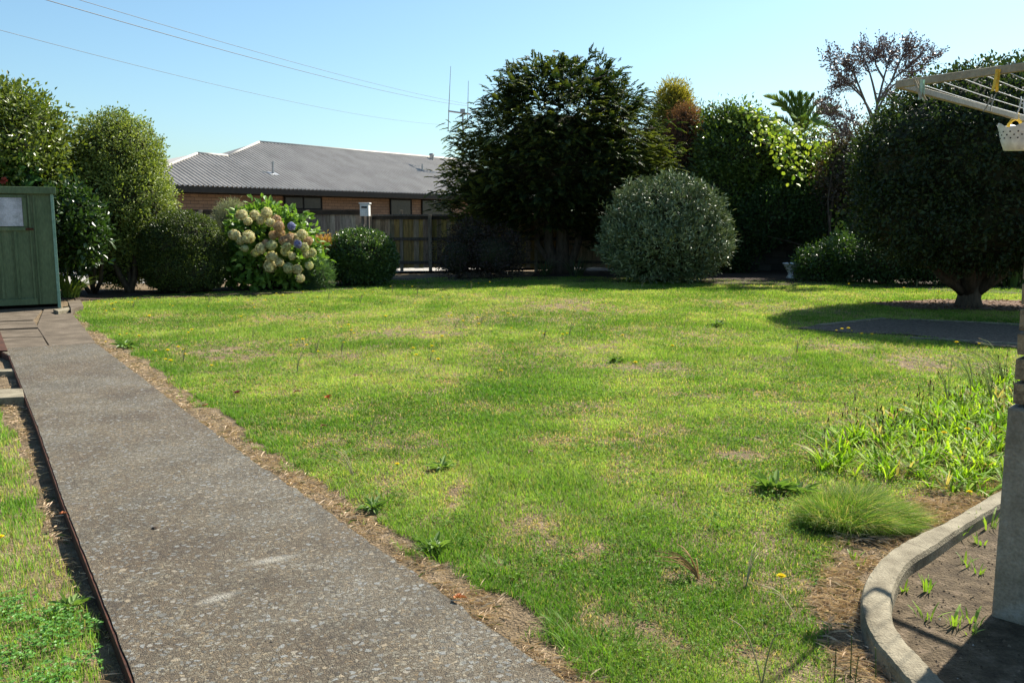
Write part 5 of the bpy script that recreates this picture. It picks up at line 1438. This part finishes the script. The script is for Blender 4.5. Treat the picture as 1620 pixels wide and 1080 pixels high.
# ------------------------------------------------------------------ yellow flowers in the lawn
def flower_proto(kind):
    rng = np.random.default_rng(200 + kind); root = thing('dandelion', 'yellow flower on a thin stem standing in the lawn', 'flower', group='yellow flowers scattered over the lawn')
    h = (.08, .13, .055)[kind]; b = np.array([.02, .01, 0]) * (kind - 1)
    MB().tube([(0, 0, -.02), b + (0, 0, h * .5), b * 1.5 + (0, 0, h)], .0016, 4, col=(.12, .2, .05)).build('stem', M['leaf'], root)
    mb = MB(); c = b * 1.5 + np.array([0, 0, h]); n = 22; a = np.linspace(0, 6.28, n, endpoint=False)
    for e, l in ((.25, .021), (.7, .016)):
        leaves(mb, np.repeat(c[None], n, 0), np.stack([np.cos(a) * math.cos(e), np.sin(a) * math.cos(e), np.full(n, math.sin(e))], 1), np.array([[0, 0, 1.0]]).repeat(n, 0) + rdir(n, rng) * .2, l, .007, (.85, .66, .015), .1, .1)
    mb.lathe([(.001, h - .008), (.005, h - .004), (.006, h + .003), (.001, h + .006)], c[0], c[1], 8, col=(.8, .55, .01)).build('flower_head', M['flower'], root)
    return root
protos = [flower_proto(k) for k in range(3)]
def flowers():
    rng = np.random.default_rng(210)
    px = [(160, 477), (166, 478), (172, 481), (178, 480), (186, 478), (203, 478), (212, 473), (218, 471), (213, 478), (180, 489), (167, 492), (240, 500), (232, 499), (257, 479), (266, 482), (275, 484), (185, 529), (197, 528), (220, 531), (168, 541), (251, 555), (271, 554), (276, 549), (289, 553), (262, 568), (287, 560), (270, 570), (337, 577), (298, 526), (299, 521),
          (330, 485), (345, 478), (360, 476), (392, 475), (400, 480), (406, 486), (420, 475), (437, 464), (450, 467), (465, 472), (480, 462), (556, 470), (563, 457), (577, 464), (600, 476), (618, 453), (640, 452), (655, 453), (536, 517), (552, 514), (553, 522), (560, 527), (540, 541), (460, 546), (473, 538), (481, 537), (482, 545), (507, 556), (651, 551), (656, 562), (689, 547), (693, 568), (679, 556), (793, 586), (755, 502), (763, 512), (807, 519), (712, 500), (718, 499), (736, 507), (800, 495), (812, 499), (848, 522), (860, 528), (889, 528), (893, 527), (955, 480), (910, 493),
          (745, 446), (760, 448), (768, 451), (775, 446), (741, 450), (1010, 448), (1018, 449), (920, 459), (930, 460), (1321, 522), (1332, 520), (1342, 519), (1351, 523), (1358, 527), (1374, 528), (1519, 541), (1551, 543), (1425, 641), (1432, 648), (1461, 680), (1484, 683), (1540, 680), (632, 735), (1236, 911), (1541, 780), (1005, 573), (1070, 547), (985, 530), (698, 531), (520, 500), (610, 500), (430, 505), (350, 515), (660, 480), (700, 470), (470, 490), (380, 500), (4, 845), (1343, 449), (1430, 455), (1450, 458), (1485, 461), (590, 462), (525, 462), (505, 470), (492, 478)]
    for i, (x, y) in enumerate(px):
        k = int(rng.integers(0, 3)); pr_ = protos[k]; h = (.08, .13, .055)[k]
        yy = y > 600
        if i < 3: o = protos[i]; k = i; h = (.08, .13, .055)[k]; 
        sc = float(rng.uniform(.85, 1.3)) * (1.0 if y > 600 else 1.1)
        z0 = -.07 if (x < 10) else -.02
        p = at(x, y, z0 + h * sc)
        if i < 3: o.location = (p[0], p[1], z0); o.scale = (sc,) * 3
        else: o = dup(pr_, (float(p[0]), float(p[1]), z0), float(rng.uniform(0, 6.28)), sc)
flowers()
# pale seed stalks
def stalks():
    rng = np.random.default_rng(220)
    def stalk(px, py, h, dx, dy, lab=None, n=1, r=.0011, c=(.42, .38, .2), spread=.3, head=True):
        p = at(px, py, -.02); mb = MB()
        for k in range(n):
            d = np.array([dx + rng.normal() * spread * .5, dy + rng.normal() * spread * .5, 0]) * h; hh = h * rng.uniform(.7, 1.1)
            pts = [np.array([0, 0, 0.0]), np.array([0, 0, hh * .45]) + d * .25, np.array([0, 0, hh * .85]) + d * .65, np.array([0, 0, hh * .95]) + d * 1.1]
            pts = smooth_line(pts, 9); cc = np.array(c) * rng.uniform(.6, 1.2); mb.tube(pts, np.linspace(r * 2, r * 1.1, 9), 4, col=cc)
            if head: mb.tube([pts[-1], pts[-1] + (pts[-1] - pts[-2]) * .8], [.0028, .001], 5, col=(.3, .2, .1))
        o = mb.build('seed_stalk', M['straw']); o.location = tuple(p)
        tag(o, lab or 'thin pale dried seed stalks rising from the lawn', 'seed stalk', None if lab else 'dried seed stalks in the lawn')
    stalk(560, 755, .19, -.7, 0, 'fan of thin pale bent stalks above the lawn edge near the path', 8)
    for x, y, n in ((585, 690, 4), (470, 590, 5), (500, 560, 5), (540, 560, 3), (680, 575, 3), (745, 460, 7), (290, 575, 6), (400, 535, 3), (720, 520, 4), (760, 515, 4), (860, 540, 4), (900, 535, 3), (620, 465, 4), (660, 468, 4), (520, 475, 4), (1015, 455, 4), (1300, 700, 3), (1260, 560, 4), (1180, 600, 3), (330, 480, 4), (210, 490, 4), (1350, 640, 4), (1450, 455, 4), (570, 480, 4), (800, 475, 4)):
        stalk(x, y, .2 if y < 600 else .14, .2, 0, None, n, .0016 if y < 600 else .001)
    stalk(1205, 1085, .24, .05, 0, 'tall pale bent stalk at the bottom edge of the lawn', 2, .0016, spread=.5)
    stalk(1262, 985, .16, -.8, .3, 'curved pale stalk beside the yellow flower near the kerb', 2, .0014)
    stalk(1180, 930, .16, .5, .3, 'dried looping stalks in the thin grass of the near lawn', 4, .0013, spread=.9)
    stalk(1105, 915, .12, -.9, .1, 'little heap of dry orange brown stalks lying on the near lawn', 14, .0018, (.4, .24, .1), .8, False)
    for i, (x, y, n) in enumerate(((1540, 620, 9), (1570, 640, 12), (1590, 610, 12), (1500, 640, 6))):
        stalk(x, y, .42, -.35, .1, None, n, .0016, (.3, .34, .12), .5)
        COL.objects[-1]['label'] = ('arching wild grass stem highest above the weeds', 'tallest wild grass stems against the pillar brickwork', 'wild grass stems touching the pillar edge', 'wild grass stems leaning left over the weeds')[i]
        del COL.objects[-1]['group']
    for i, (x, y) in enumerate(((1345, 1075), (1320, 1080), (1385, 1075), (1352, 1090))):
        stalk(x, y, .17, .02, .1, None, 1, .0012, (.08, .12, .03), .1)
stalks()
# fallen leaves
def fallen():
    rng = np.random.default_rng(230)
    data = [(722, 945, .075, (.38, .14, .05), 'curled orange brown fallen leaf on the straw beside the path'), (372, 621, .1, (.16, .05, .04), 'dark red fallen leaf in the lawn nearest the path edge'), (470, 619, .1, (.3, .16, .12), 'pale brown fallen leaf lying flat between a red and an orange one'),
            (516, 628, .09, (.45, .13, .04), 'bright orange fallen leaf in the near lawn'), (513, 673, .07, (.2, .1, .05), 'small brown fallen leaf below the orange one'), (325, 641, .08, (.3, .16, .08), 'light brown fallen leaf at the edge of the lawn strip'),
            (565, 594, .08, (.42, .28, .18), 'pale curled fallen leaf in the middle of the lawn'), (98, 812, .06, (.35, .12, .05), 'tiny red brown leaf on the straw left of the path'), (840, 713, .06, (.36, .26, .15), 'small tan fallen leaf right of the rosette weed')]
    for i, (x, y, s, c, lab) in enumerate(data):
        p = at(x, y, .012); mb = MB(); n = 5
        a = np.array([0, .9, -.9, 1.9, -1.9]) + rng.uniform(0, 6); e = rng.uniform(.05, .6, n)
        leaves(mb, np.zeros((n, 3)), np.stack([np.cos(a) * np.cos(e), np.sin(a) * np.cos(e), np.sin(e)], 1), np.array([[0, 0, 1.0]]).repeat(n, 0) + rdir(n, rng) * .3, s * np.array([.6, .45, .45, .3, .3]), s * .32, c, .25, .35, 'round')
        mb.tube([(0, 0, 0), (-.3 * s, .1 * s, .1 * s), (-.5 * s, .2 * s, .02)], .0012, 4, col=(.3, .18, .1))
        o = mb.build('fallen_leaf', M['straw']); o.location = tuple(p); tag(o, lab, 'leaf')
    o = MB().lathe([(0, .012), (.008, .01), (.012, .004), (.008, 0)], 0, 0, 8, sx=1.5, col=(.03, .03, .02)).build('dark_pebble', M['mulch']); o.location = tuple(at(245, 836, 0)); tag(o, 'small dark lump lying on the concrete path', 'pebble')
fallen()
